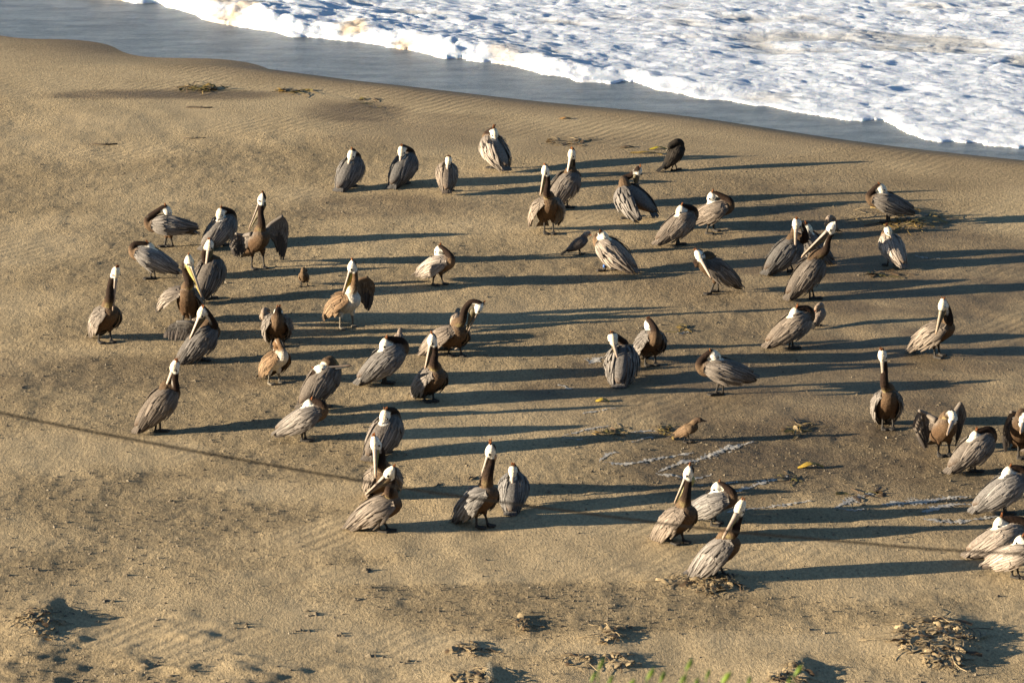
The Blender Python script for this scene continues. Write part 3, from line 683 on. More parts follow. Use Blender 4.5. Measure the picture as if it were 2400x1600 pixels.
GULL_R = [(-.17, .005, .010, .008), (-.13, .004, .03, .022), (-.08, 0, .052, .048), (-.01, -.004, .064, .064), (.06, -.004, .060, .062), (.105, .004, .045, .048), (.125, .01, .02, .022)]
def small_bird(name, sp, label, cat, pal, idx, group=None):
    rng = random.Random(5000 + idx); z = sp['z']; k = sp.get('k', 1.0); heading, pitch = sp['h'], sp['p']
    a = rad(heading); Lh = Vector((-math.sin(a), math.cos(a), 0)); Fh = Vector((math.cos(a), math.sin(a), 0))
    fp = [ground(*nat(z, *q)) for q in sp['f']]
    if len(fp) == 1: fp = [fp[0] + Lh * .03 * k, fp[0] - Lh * .03 * k]
    G = (fp[0] + fp[1]) * .5
    for q in fp: q.z = float(terrain(q.x, q.y)) + .003
    G.z = fp[0].z; C = G + Vector((0, 0, sp.get('hc', .145) * k)) + Fh * sp.get('off', 0) * k
    fr = Frame(C, heading, pitch); root = bpy.data.objects.new(name, None); COL.objects.link(root)
    if sp.get('tuck'):
        H = fr(.045 * k, .015 * k, .088 * k); f = (-fr.F - fr.U * .25 + fr.L * .2).normalized(); neck = [fr(.05 * k, 0, 0), fr(.115 * k, 0, .03 * k), fr(.10 * k, 0, .075 * k), H]
    else:
        q = sp.get('look', heading); f = (Vector((math.cos(rad(q)), math.sin(rad(q)), -.12))).normalized()
        H = fr(0, 0, 0) + Fh * .125 * k + Vector((0, 0, (.115 + sp.get('ht', 0)) * k)); neck = [fr(.04 * k, 0, .0), fr(.09 * k, 0, .035 * k), lerp(fr(.1 * k, 0, .05 * k), H, .6), H]
    u = Vector((0, 0, 1)); u = (u - f * u.dot(f)).normalized()
    V = []; F = []
    def put(q):
        n = len(V); V.extend(q[0]); F.extend([tuple(i + n for i in w) for w in q[1]])
    put(tube([fr(r[0] * k, 0, r[1] * k) for r in GULL_R], [r[2] * k for r in GULL_R], [r[3] * k for r in GULL_R], up=fr.U, n=12))
    NL = crom(neck, 5); m = len(NL); put(tube(NL, [lerp(.045, .029, i / (m - 1)) * k for i in range(m)], up=-fr.F, n=9))
    put(ellipsoid(H + f * .006 * k, f, u, .042 * k, .030 * k, .031 * k))
    for i, q in enumerate(fp):
        hip = C + fr.L * ((q - C).dot(fr.L)) * .8 - Vector((0, 0, .045 * k)); kn = lerp(hip, q, .5)
        put(tube([hip, lerp(hip, kn, .6), kn, q + Vector((0, 0, .006))], [.022 * k, .014 * k, .0075 * k, .0065 * k], n=7)); put(webbed_foot(q, heading + (12 if i else -12), k * .5))
    body = remesh(V, F, .0055 * k, 'body'); nv = len(body.vertices); P = np.empty(nv * 3, np.float32); body.vertices.foreach_get('co', P); P = P.reshape(-1, 3)
    rel = P - np.array(C[:]); lz = rel @ np.array(fr.U[:]) / k; dh = np.linalg.norm(P - np.array(H[:]), axis=1) / k
    nz = np.array([rng.random() for _ in range(nv)])[:, None]
    w = sst(-.01, .04, lz)[:, None]; col = np.array(pal['belly']) * (1 - w) + np.array(pal['back']) * w
    w = sst(.075, .045, dh)[:, None]; col = col * (1 - w) + np.array(pal['head']) * w
    w = (P[:, 2] < C.z - .062 * k)[:, None]; col = np.where(w, np.array(pal['leg'])[None, :], col); set_col(body, np.clip(col * (1 + .3 * (nz - .5)), 0, .95))
    link('body', body, M_PLUME, root)
    mb = MB(); bl = sp.get('bl', .05)
    Vv, Fv = tube([H + f * .035 * k, H + f * (.045 + bl * .5) * k, H + f * (.043 + bl) * k - u * .006 * k], [.010 * k, .008 * k, .002 * k], [.013 * k, .009 * k, .003 * k], up=u, n=7); mb.add(Vv, Fv, pal['bill']); mb.build('bill', M_BILL, root)
    sv = f.cross(u)
    for s in (-1, 1):
        mb = MB(); Vv, Fv = ellipsoid(H + f * .022 * k + u * .008 * k + sv * s * .027 * k, sv * s, u, .005 * k, .006 * k, .006 * k, n=4); mb.add(Vv, Fv, (.01, .01, .01)); mb.build('eye', M_EYE, root)
    kk = k * .42
    for s in (1, -1): folded_wing(fr, s, kk, pal, rng, root, ruffle=.3)
    mb = MB()
    for i in range(5):
        t = (i - 2) / 2; p1 = fr(-.26 * k, t * .03 * k, -.012 * k); p1.z = max(p1.z, G.z + .01)
        blade(mb, fr(-.12 * k, t * .012 * k, .0), p1, .025 * k, fr.U, pal['prim'], vc(pal['prim'], .8), arch=.003)
    mb.build('tail', M_FEATHER, root)
    tag(root, label, cat, group); return root


# ------------------------------------------------------------------ the flock, read off the photograph
# z: enlarged view that the points are read in, f: feet, h: heading (0 right, 90 away, 270 towards the camera), p: body pitch
BIRDS = [
 ('pelican with folded neck asleep facing left, upper of a pair at the far left',
  dict(z='A', f=[(770, 562), (838, 566)], h=190, p=9, pose='S', head=(790, 268), hc=.29, spread={'L': (8, -12)})),
 ('grey-backed sleeping pelican just left of the one spreading its brown wings',
  dict(z='A', f=[(1262, 560), (1205, 560)], h=48, p=27, hc=.285, pose='S', head=(1238, 290))),
 ('pelican with both brown wings half spread, standing upright at left centre of the flock',
  dict(z='A', f=[(1497, 748), (1602, 738)], h=300, p=34, head=(1582, 165), tip=(1470, 425), ts=1, hd=.06, neck=[(1580, 370, .17), (1572, 270, .10)], c=(1535, 525), cd=0,
       open={'R': [(1420, 470, .02), (1362, 455, .06), (1440, 600, .05), (1366, 640, .10), (1312, 545, .09)], 'L': [(1660, 375, -.06), (1760, 305, -.10), (1690, 520, -.08), (1755, 678, -.12), (1802, 420, -.12)]}, pouchw=1.2)),
 ('pelican asleep facing left, lower of a pair at the far left',
  dict(z='A', f=[(652, 832), (690, 832)], h=188, p=22, pose='S', head=(645, 582), tone=1.3, grey=.8)),
 ('leftmost pelican of all, upright with pale bill hanging straight down its breast',
  dict(z='A', f=[(218, 1365), (322, 1352)], h=305, p=37, head=(362, 775), tip=(337, 1115), hd=.20, neck=[(310, 985, .24), (318, 880, .17)], c=(262, 1165), cd=0)),
 ('tall pelican with its bill against its back, behind one with a raised shoulder',
  dict(z='A', f=[(1120, 1010), (1160, 1000)], h=60, p=38, head=(1145, 548), tip=(1096, 840), hd=.0, ts=1, neck=[(1130, 740, -.06), (1102, 625, -.04)], tone=.75, ruffle=1.6)),
 ('pelican facing the camera, bill down its brown breast, one shoulder raised',
  dict(z='A', f=[(925, 1215), (990, 1215)], h=272, p=46, head=(975, 680), tip=(1082, 985), hd=.26, neck=[(975, 860, .22), (935, 740, .16)], c=(965, 1030), cd=0, spread={'R': (34, -12)}, pouch=(.34, .28, .10), bill=(.42, .38, .33), ruffle=1.5)),
 ('ruffled pelican with one wing lifted to the left, bill dug into its side',
  dict(z='A', f=[(1048, 1510), (1085, 1520)], h=18, p=36, head=(1080, 1112), tip=(958, 1378), hd=.10, ts=1, neck=[(1185, 1225, .02), (1150, 1150, .06)], c=(1060, 1350), cd=0, ruffle=2.2, tone=.72, pk=3.2,
       open={'L': [(980, 1195, -.05), (870, 1190, -.08), (960, 1330, -.06), (770, 1322, -.10), (800, 1235, -.10)]}, bill=(.46, .38, .33))),
 ('sleeping pelican seen from the front with a gull close behind its left shoulder',
  dict(z='A', f=[(1660, 1392), (1762, 1390)], h=278, p=36, pose='S', head=(1718, 1128), c=(1705, 1232), cd=0)),
 ('dark-necked pelican bending its bill to its wing at the left front',
  dict(z='B', f=[(395, 892), (445, 888)], h=22, p=38, head=(588, 243), tip=(450, 558), hd=.0, ts=1, neck=[(592, 470, -.02), (588, 370, .0)], off=.02, tone=.82)),
 ('sleeping pelican with pale combed wing, lower of the two overlapping left of centre',
  dict(z='B', f=[(1838, 985), (1872, 972)], h=352, p=23, pose='S', head=(1908, 635), tone=1.15, k=.95)),
 ('young pelican with white belly and tan wings, its brown head tucked away',
  dict(z='C', f=[(272, 1332), (372, 1312)], h=308, p=34, pose='S', juv=1, darkhead=1, head=(352, 972), crest=False, k=.88, c=(325, 1130), cd=0)),
 ('resting pelican holding its bill level to the right over its back',
  dict(z='C', f=[(795, 1555), (750, 1545)], h=40, p=34, head=(752, 1192), tip=(1040, 1158), hd=.02, ts=1, neck=[(900, 1240, -.16), (790, 1260, -.03), (708, 1235, .0)], up=(0, -.1, 1), tone=.82, off=-.03, bill=(.10, .10, .10), pouch=(.05, .055, .055), pouchw=.7)),
 ('large grey-winged sleeping pelican with a gull head showing behind its back',
  dict(z='C', f=[(1322, 1332), (1352, 1330)], h=18, p=29, pose='S', head=(1345, 975), k=1.04)),
 ('pelican with bill down and pale lit wing before the one arching its neck',
  dict(z='C', f=[(1702, 1492), (1788, 1482)], h=305, p=33, head=(1775, 925), tip=(1697, 1240), hd=.18, neck=[(1790, 1140, .22), (1800, 1040, .17)], c=(1745, 1305), cd=0)),
 ('pelican arching its dark neck high in a hook to reach its own shoulder',
  dict(z='C', f=[(1925, 1070), (2046, 1068)], h=298, p=30, head=(2205, 632), tip=(2086, 878), hd=.20, neck=[(2050, 745, .20), (2080, 640, .18), (2140, 577, .18)], up=(.8, 0, .6), c=(1960, 890), cd=0, crestl=.035, spread={'R': (30, 4)}, bill=(.13, .10, .08), nk=.92)),
 ('pelican with white speckled belly and one tattered brown wing lifted',
  dict(z='C', f=[(930, 822), (1048, 795)], h=300, p=31, juv=1, head=(1040, 250), tip=(950, 508), hd=.16, neck=[(1060, 440, .20), (1066, 350, .15)], c=(985, 590), cd=0, crest=True, pouch=(.34, .27, .04), pouchw=1.2,
       open={'L': [(1090, 395, -.04), (1190, 352, -.08), (1135, 560, -.04), (1190, 660, -.10), (1248, 440, -.10)]}, spread={'R': (12, 0)}, leg=1)),
 ('small sleeping pelican with a pale tan wing alone in the middle of the flock',
  dict(z='C', f=[(1782, 427), (1872, 411)], h=325, p=20, pose='S', head=(1838, 112), k=.93, c=(1815, 240), cd=0, tone=1.5, grey=.3)),
 ('leftmost sleeper of the back row, seen from behind with head sunk between its wings',
  dict(z='D', f=[(412, 792), (330, 800)], grey=.9, h=62, p=30, hc=.285, pose='S', head=(398, 442), tone=.8)),
 ('dark slate sleeper of the back row, second from the left',
  dict(z='D', f=[(1000, 762), (925, 772)], grey=1.0, h=60, p=30, hc=.285, pose='S', head=(950, 400), tone=.72)),
 ('small sleeper of the back row seen squarely from behind with wings like two lobes',
  dict(z='D', f=[(1405, 842), (1490, 842)], h=90, p=30, hc=.285, pose='S', head=(1465, 505), k=.84)),
 ('farthest pelican, in the back row, pale flank lit and ruffled feathers before its face',
  dict(z='D', f=[(1940, 592), (2010, 585)], h=122, p=30, hc=.285, pose='S', head=(1965, 205), ruffle=2.4, crestl=.05, tone=1.4, grey=.3, sd=-.05)),
 ('front one of the two overlapping upright pelicans at top centre, breast to the camera',
  dict(z='E', f=[(312, 935), (402, 935)], h=282, p=40, head=(322, 325), tip=(266, 600), hd=.20, neck=[(335, 545, .24), (345, 440, .19)], c=(340, 705), cd=0, pouch=(.30, .27, .10), pouchw=1.15, spread={'R': (14, 0), 'L': (14, 0)})),
 ('rear one of the two overlapping upright pelicans at top centre, pale bill against its wing',
  dict(z='E', f=[(505, 690), (540, 695)], h=28, p=40, head=(578, 165), tip=(507, 490), hd=.02, ts=1, neck=[(592, 400, .0), (588, 290, -.04)], off=-.03, tone=.85, bill=(.50, .46, .40), ruffle=2.0)),
 ('pelican with loosened wings seen from behind, bending its dark-naped head away',
  dict(z='E', f=[(1120, 800), (1215, 778)], h=148, p=26, head=(1222, 335), tip=(1200, 560), hd=-.20, ts=-1, neck=[(1090, 410, -.22), (1160, 370, -.22)], c=(1180, 590), cd=0, spread={'L': (24, 4), 'R': (6, 0)}, ruffle=2.2, tone=.95)),
 ('front one of two overlapping sleepers right of the fan-tailed pelican, brown-grey wing',
  dict(z='E', f=[(1592, 1052), (1615, 1045)], h=20, p=28, pose='S', head=(1635, 722), tone=.95)),
 ('rear one of two overlapping sleepers, breast to the right, behind a brown-grey sleeper',
  dict(z='E', f=[(1882, 945), (1950, 912)], h=345, p=20, pose='S', head=(1932, 590), c=(1935, 725), cd=0)),
 ('sleeping pelican with a blue band on its leg and pale loose feathers over its shoulder',
  dict(z='E', f=[(893, 1302), (1018, 1292)], h=160, p=30, pose='S', head=(880, 975), ruffle=2.0, tone=1.5, grey=.2, c=(985, 1112), cd=0, band=0, sd=-.02)),
 ('pelican facing left with bill pressed down its breast and brown crown, dark wing behind',
  dict(z='E', f=[(1920, 1522), (1992, 1502)], h=196, p=30, head=(1808, 1150), tip=(1912, 1345), hd=.12, ts=1, neck=[(1790, 1230, .06), (1822, 1125, .04)], c=(1995, 1290), cd=0, tone=.78, ruffle=1.4, up=(-.5, 0, .6), nk=1.0)),
 ('sleeping pelican standing on a heap of golden kelp at the upper right',
  dict(z='F', f=[(1588, 570), (1625, 575)], h=184, p=13, pose='S', head=(1530, 205), tone=.85)),
 ('pelican with a long straight bill hanging down, behind the brown-necked pelican at right',
  dict(z='F', f=[(500, 1120), (560, 1115)], h=30, p=30, head=(592, 588), tip=(580, 985), hd=.10, ts=1, neck=[(690, 760, .0), (672, 640, .02)], c=(470, 900), cd=0, tone=.75, ruffle=1.6)),
 ('half hidden sleeping pelican behind two preening pelicans at right',
  dict(z='F', f=[(760, 1010), (800, 1010)], h=164, p=34, pose='S', head=(715, 650), tone=.8, c=(760, 800), cd=0)),
 ('pelican twisting its long brown neck back to lay its bill along its dark wing',
  dict(z='F', f=[(745, 1420), (792, 1412)], h=20, p=40, head=(985, 622), tip=(642, 955), hd=.02, ts=1, neck=[(915, 880, .02), (945, 760, .0)], c=(715, 1130), cd=0, tone=.72, ruffle=1.4, crest=False, k=1.03)),
 ('pale cream lit sleeping pelican seen from behind, below the kelp heap',
  dict(z='F', f=[(1600, 1052), (1712, 1052)], h=118, p=30, hc=.285, pose='S', head=(1600, 665), k=.86, tone=1.75, grey=.3, sd=-.03)),
 ('pelican seen from behind with two ragged wing lobes, head turned left',
  dict(z='G', f=[(300, 895), (190, 812)], h=82, p=25, pose='S', head=(222, 465), ruffle=2.0, c=(315, 690), cd=0)),
 ('sleeping pelican facing the camera just behind the ragged one, brown breast showing',
  dict(z='G', f=[(535, 712), (635, 702)], h=288, p=32, pose='S', head=(570, 335), c=(575, 500), cd=0)),
 ('sleeping pelican facing left with folded rufous neck, low right of centre on damp sand',
  dict(z='G', f=[(1205, 992), (1272, 990)], h=188, p=7, pose='S', head=(1190, 628), c=(1275, 752), cd=0, spread={'L': (8, 0)})),
 ('sleeping pelican with a gull standing right behind its breast, right of centre',
  dict(z='G', f=[(1905, 558), (1940, 550)], h=14, p=27, pose='S', head=(1958, 228))),
 ('preening pelican far right with dark bill down its side and streaked tan wing',
  dict(z='H', f=[(825, 638), (862, 612)], h=328, p=30, head=(888, 195), tip=(836, 420), hd=.14, ts=1, neck=[(945, 340, .14), (940, 255, .11)], c=(815, 430), cd=0, ruffle=1.8, bill=(.2, .18, .13), tone=1.05)),
 ('upright pelican facing the camera squarely with its neck stretched and bill straight down',
  dict(z='H', f=[(385, 1225), (475, 1225)], h=272, p=44, head=(385, 612), tip=(392, 900), hd=.22, neck=[(402, 850, .24), (402, 720, .19)], c=(420, 1025), cd=0, crestl=.03, bill=(.3, .27, .23), k=.97)),
 ('pelican holding both wings out and lowering its head in front of its rust brown breast',
  dict(z='H', f=[(850, 1448), (945, 1440)], h=280, p=34, head=(975, 1150), tip=(930, 1268), hd=.30, ts=1, neck=[(925, 1120, .16), (962, 1092, .22)], c=(890, 1240), cd=0, up=(.1, -.4, .9),
       open={'R': [(760, 1110, .0), (690, 1075, .03), (770, 1240, .02), (752, 1398, .06), (638, 1200, .06)], 'L': [(1000, 1080, -.05), (1042, 1005, -.08), (1000, 1230, -.03), (1000, 1368, -.06), (1082, 1120, -.10)]})),
 ('sleek grey sleeping pelican near the right edge below one with both wings out',
  dict(z='H', f=[(1118, 1592), (1162, 1590)], h=20, p=29, pose='S', head=(1158, 1305), k=.95)),
 ('pelican with dark drooping wing cut off by the right edge of the picture',
  dict(z='H', f=[(1520, 1465), (1585, 1460)], h=268, p=46, head=(1562, 1180), tip=(1540, 1260), hd=.28, ts=1, neck=[(1560, 1120, .18), (1580, 1110, .22)], c=(1545, 1250), cd=0, tone=.7, up=(0, -.4, .9),
       open={'R': [(1500, 1110, .02), (1455, 1085, .05), (1480, 1280, .03), (1410, 1416, .07), (1392, 1240, .08)]})),
 ('tan-winged sleeper cut by the right edge, beside foam streaks',
  dict(z='K', f=[(892, 672), (915, 664)], h=8, p=27, pose='S', head=(938, 232), tone=1.15, c=(880, 395), cd=0)),
 ('pale-winged sleeping pelican at the right edge, above the lowest one there',
  dict(z='K', f=[(800, 1130), (850, 1125)], h=4, p=19, pose='S', head=(842, 780), tone=1.55, grey=.2, c=(850, 925), cd=0)),
 ('lowest pelican at the right edge, only its pale wing and white head in the picture',
  dict(z='K', f=[(975, 1352), (1050, 1350)], h=330, p=18, pose='S', head=(1070, 968), tone=1.55, grey=.2, k=.9, c=(1000, 1110), cd=0)),
 ('sleeper with grey folded wings directly behind two overlapping pelicans at lower centre',
  dict(z='I', f=[(552, 622), (490, 622)], h=58, p=28, hc=.285, pose='S', head=(535, 245), tone=.9)),
 ('upright pelican with large yellowish pouch, middle of three overlapping at lower centre',
  dict(z='I', f=[(450, 1095), (540, 1090)], h=284, p=38, head=(430, 515), tip=(435, 830), hd=.20, neck=[(490, 745, .22), (500, 620, .17)], c=(485, 900), cd=0, pouch=(.26, .22, .08), pouchw=1.25, spread={'L': (14, -6)})),
 ('pelican in front at lower centre laying its long bill back over its combed brown wing',
  dict(z='I', f=[(478, 1425), (562, 1402)], h=342, p=26, head=(585, 812), tip=(312, 1058), hd=.12, ts=1, neck=[(575, 1010, .13), (600, 905, .09)], c=(450, 1190), cd=0, ruffle=1.6, tone=1.05, pouch=(.16, .12, .07), pouchw=1.2)),
 ('tall pelican with orange crest and pinkish pouch beside a small grey sleeper',
  dict(z='I', f=[(1470, 1378), (1582, 1352)], h=322, p=36, head=(1612, 588), tip=(1490, 920), hd=.10, ts=1, neck=[(1590, 830, .15), (1618, 720, .09)], c=(1470, 1105), cd=0, ruffle=1.4, pouch=(.30, .19, .11), pouchw=1.2, crestl=.05)),
 ('small slate grey sleeper seen from behind next to a tall orange-crested pelican',
  dict(z='I', f=[(1870, 1172), (1815, 1178)], grey=1.0, h=84, p=30, hc=.285, pose='S', head=(1840, 805), k=.86, tone=.9)),
 ('upright pelican with long olive pouch, left one of the lower right trio',
  dict(z='J', f=[(430, 988), (562, 962)], h=318, p=38, head=(620, 215), tip=(460, 552), hd=.08, ts=1, neck=[(590, 480, .15), (610, 360, .09)], c=(470, 740), cd=0, pouch=(.26, .24, .11), pouchw=1.3)),
 ('sleeping pelican with pale wing and orange tuft, middle one of the lower right trio',
  dict(z='J', f=[(868, 796), (912, 755)], h=340, p=20, pose='S', head=(928, 388), k=.9, c=(870, 550), cd=0, tone=1.15)),
 ('nearest pelican, standing on a clump of sandy kelp with rosy tan wing and bill down',
  dict(z='J', f=[(925, 1335), (1005, 1330)], h=345, p=40, head=(1175, 592), tip=(1000, 905), hd=.05, ts=1, neck=[(1110, 860, .08), (1150, 740, .05)], c=(905, 1100), cd=0, pouch=(.26, .24, .12), pouchw=1.3, tone=1.1, k=1.02)),
]
for i, (lab, sp) in enumerate(BIRDS): pelican(sp, lab, i)

G_BROWN = dict(head=(.085, .055, .035), back=(.14, .092, .052), belly=(.12, .080, .046), wing=(.17, .112, .066), wing_d=(.09, .055, .03), prim=(.035, .028, .022), bill=(.03, .025, .02), leg=(.04, .035, .03))
G_GREY = dict(head=(.30, .24, .19), back=(.12, .10, .09), belly=(.16, .135, .115), wing=(.11, .092, .08), wing_d=(.045, .038, .034), prim=(.02, .018, .016), bill=(.30, .09, .04), leg=(.03, .028, .026))
G_TAN = dict(G_GREY, head=(.24, .18, .13), back=(.24, .19, .15), belly=(.26, .20, .15), wing=(.26, .20, .15), wing_d=(.12, .09, .07))
GULLS = [
 ('small brown gull seen from behind, right of the pelican with spread wings', dict(z='C', f=[(570, 436), (630, 431)], h=262, p=38, tuck=1, k=.88), G_BROWN),
 ('round grey-brown gull half hidden behind a sleeping front-facing pelican at left', dict(z='A', f=[(1600, 1240), (1640, 1240)], h=250, p=30, tuck=1, k=.95), G_TAN),
 ('gull whose tucked round head just shows above a large grey sleeping pelican', dict(z='C', f=[(1455, 1012), (1482, 1012)], h=80, p=30, k=.85), G_TAN),
 ('gull peeping out behind the back of the pelican with the hooked neck', dict(z='C', f=[(1975, 838), (2010, 838)], h=75, p=30, k=.9), G_TAN),
 ('dark grey gull with pale head and crossed wing tips, standing left of the blue-banded pelican', dict(z='E', f=[(655, 1145), (672, 1140)], h=22, p=24, k=1.12, look=300, off=-.03), G_GREY),
 ('two-toned gull roosting behind the brown-necked pelican near the kelp heap', dict(z='F', f=[(960, 710), (1005, 712)], h=225, p=34, tuck=1, k=1.0), G_TAN),
 ('grey gull standing behind the breast of a sleeping pelican at right', dict(z='G', f=[(2165, 342), (2195, 342)], h=60, p=36, k=1.02, tuck=1), G_TAN),
 ('brown gull walking to the right alone on the damp sand among foam streaks', dict(z='L', f=[(790, 410), (828, 405)], h=348, p=24, k=1.06), G_BROWN),
]
for i, (lab, sp, pal) in enumerate(GULLS): small_bird('gull', sp, lab, 'gull', pal, i, 'gulls among the pelicans')
CORM = dict(head=(.018, .015, .012), back=(.022, .018, .014), belly=(.030, .022, .016), wing=(.030, .024, .018), wing_d=(.012, .010, .008), prim=(.010, .009, .008), bill=(.06, .05, .03), leg=(.015, .014, .013))
small_bird('cormorant', dict(z='E', f=[(1540, 335), (1595, 325)], h=24, p=42, k=1.55, tuck=1, hc=.155), 'hunched black cormorant standing alone at the back of the flock', 'cormorant', CORM, 50)

# ------------------------------------------------------------------ kelp, driftwood, foam streaks, the cable and the shrub
KEL = dict(gold=(.23, .155, .045), olive=(.12, .10, .03), sandy=(.30, .225, .125), brown=(.10, .065, .035))
def ribbon(mb, p, ang, ln, w, hgt, col, rng, curl=1.0):
    n = 5; d = Vector((math.cos(ang), math.sin(ang), 0)); s = Vector((-d.y, d.x, 0)); V = []; tw = rng.uniform(-1.0, 1.0); q = p.copy()
    for i in range(n + 1):
        t = i / n; z = hgt * math.sin(t * math.pi) * (1 if i % 2 else .6); x = q.x; y = q.y
        zz = float(terrain(x, y)) + .006 + z + (p.z)
        r = tw * t; ww = w * (1 - .75 * abs(t - .4) ** 1.5) * .5; sv = s * math.cos(r) + Vector((0, 0, 1)) * math.sin(r)
        c = Vector((x, y, max(zz, float(terrain(x, y)) + .004 + abs(sv.z) * ww)))
        V += [c - sv * ww, c + Vector((0, 0, .004)), c + sv * ww]
        a = rng.uniform(-.5, .5) * curl; d = (d * math.cos(a) + s * math.sin(a)).normalized(); s = Vector((-d.y, d.x, 0)); q = q + d * (ln / n)
    F = [(3 * i + a, 3 * i + a + 1, 3 * i + a + 4, 3 * i + a + 3) for i in range(n) for a in (0, 1)]
    mb.add(V, F, [vc(col, rng.uniform(.75, 1.25)) for _ in V])
def kelp_clump(px, py, rx, ry, n, tones, label, hgt=.05, ln=(.1, .3), w=(.022, .06), seed=0, zoff=0.0, ang=None):
    rng = random.Random(seed + 77); g = ground(px, py); mb = MB()
    for i in range(n):
        r = math.sqrt(rng.random()); a = rng.uniform(0, 6.283); p = Vector((g.x + rx * r * math.cos(a), g.y + ry * r * math.sin(a), zoff * (1 - r)))
        ribbon(mb, p, rng.uniform(0, 6.283) if ang is None else ang + rng.uniform(-.5, .5), *((rng.uniform(*ln), rng.uniform(*w)) if i % 2 else (rng.uniform(*ln) * 1.7, rng.uniform(.006, .016))), rng.uniform(.05, .6) * hgt, KEL[rng.choice(tones)], rng)
    o = mb.build('kelp_clump', M_KELP); tag(o, label, 'kelp', 'kelp washed up on the sand'); return o
GS = ['gold', 'gold', 'sandy', 'olive', 'brown']; SS = ['sandy', 'sandy', 'sandy', 'brown']
CL = [
 (2120, 505, .46, .7, 80, GS, 'heap of golden tangled kelp under a sleeping pelican at upper right', .08, (.12, .35)),
 (1672, 1358, .26, .34, 90, SS, 'clump of curled sandy kelp under the nearest pelican', .07, (.08, .22)),
 (1572, 1363, .09, .12, 14, SS, 'few dark kelp curls just left of the clump under the nearest pelican', .03, (.08, .2)),
 (2195, 1488, .42, .62, 150, SS, 'largest sand-crusted kelp mound at the lower right', .07, (.1, .25)),
 (1222, 1462, .11, .2, 26, SS, 'small sand-crusted kelp clump at bottom centre, left of two others', .05, (.06, .14)),
 (1424, 1487, .13, .22, 30, SS, 'ragged kelp clump on a pale sand tail at bottom centre', .05, (.06, .16)),
 (1452, 1545, .15, .2, 30, SS, 'broken kelp clump just above the green leaves at the bottom edge', .04, (.06, .16)),
 (1352, 1549, .14, .2, 22, SS, 'low scatter of kelp left of the green leaves at the bottom edge', .03, (.06, .14)),
 (1858, 1577, .17, .3, 40, SS, 'kelp-topped sand hummock at the bottom edge right of the leaves', .07, (.07, .18)),
 (2218, 1543, .2, .22, 36, SS, 'flat sandy kelp clump below the largest mound at lower right', .04, (.07, .18)),
 (92, 1452, .22, .4, 60, SS, 'wind-cut sand and kelp hummock at the lower left edge', .05, (.06, .16)),
 (1110, 1588, .24, .3, 50, SS, 'kelp heap at the very bottom edge beside a bent white grass blade', .06, (.07, .18)),
 (1095, 1518, .22, .15, 26, SS, 'long low kelp clump above the heap at the bottom edge', .04, (.07, .16)),
 (470, 209, .34, .22, 46, ['gold', 'brown', 'olive'], 'golden brown kelp tangle on the old tide line at upper left', .10, (.12, .35)),
 (690, 214, .30, .18, 26, ['olive', 'brown', 'gold'], 'thin olive kelp strip on the tide line, right of the golden tangle', .04, (.1, .3)),
 (870, 245, .40, .4, 12, ['brown', 'olive'], 'dark scatter of kelp bits where the tide line bends', .02, (.06, .2)),
 (1340, 333, .30, .3, 36, SS, 'pale dry kelp scatter between the farthest pelican and the cormorant', .03, (.08, .2)),
 (1870, 1007, .13, .22, 26, GS, 'yellow-green kelp tuft right of the walking gull', .05, (.08, .2)),
 (1425, 1016, .20, .06, 14, ['olive', 'brown', 'gold'], 'thin kelp strand left of the walking gull', .03, (.1, .25)),
 (1555, 1010, .16, .18, 18, GS, 'small kelp bunch touching the foam behind the walking gull', .03, (.08, .2)),
 (2030, 1160, .22, .12, 10, ['brown', 'olive'], 'dark kelp strip along the foam streak at lower right', .03, (.1, .22)),
 (1845, 1118, .12, .14, 18, ['olive', 'sandy', 'brown'], 'small frayed kelp bit right of the sleeping trio pelican', .03, (.06, .16)),
 (1605, 775, .10, .2, 14, GS, 'tiny kelp bit above the left-facing sleeper right of centre', .03, (.06, .16)),
 (2070, 640, .22, .2, 20, ['brown', 'olive'], 'dark kelp wisps at the feet of the pale cream pelican', .02, (.1, .22)),
]
for i, (px, py, rx, ry, n, tones, lab, hg, ln) in enumerate(CL): kelp_clump(px, py, rx, ry, n, tones, lab, hg, ln, seed=i)

def kelp_blade(px, py, ln, w, ang, col, label, h=.035, seed=0):
    g = ground(px, py); d = Vector((math.cos(ang), math.sin(ang), 0)); s = Vector((-d.y, d.x, 0)); V = []; n = 8; mb = MB(); C = []; rng = random.Random(seed)
    zb = float(terrain(g.x, g.y)) if py > 380 else g.z
    for side in (1, -1):
        for i in range(n + 1):
            t = i / n; ww = w * math.sin(min(1, t * 1.15 + .04) * math.pi) ** .7 * .5 + .003
            c = g + d * ln * (t - .5); c.z = zb + .006 + h * math.sin(t * math.pi) + (.004 if side > 0 else 0)
            for q in (-1, -.4, .3, 1): V.append(c + s * ww * q + Vector((0, 0, .006 * math.sin(q * 4 + t * 9) - .006 * q * q))); C.append(vc(col, rng.uniform(.8, 1.2)))
    F = []
    for k in range(2):
        b = k * (n + 1) * 4
        for i in range(n):
            for j in range(3): a = b + i * 4 + j; F.append((a, a + 1, a + 5, a + 4))
    mb.add(V, F, C); o = mb.build('kelp', M_KELP); tag(o, label, 'kelp', 'single kelp pieces'); return o
kelp_blade(1900, 1096, .30, .10, .15, (.30, .20, .03), 'single glossy yellow kelp blade on dark damp sand at right', .05, 1)
kelp_blade(1412, 941, .17, .08, 0, (.32, .23, .03), 'single yellow kelp blade beside a shadow below the ragged pelican', .03, 2)
kelp_blade(1542, 350, .26, .07, .2, (.30, .24, .02), 'bright yellow kelp blade left of the cormorant', .03, 3)
kelp_blade(1515, 361, .50, .06, -.25, (.22, .15, .04), 'long brown kelp strand lying left of the cormorant', .03, 4)
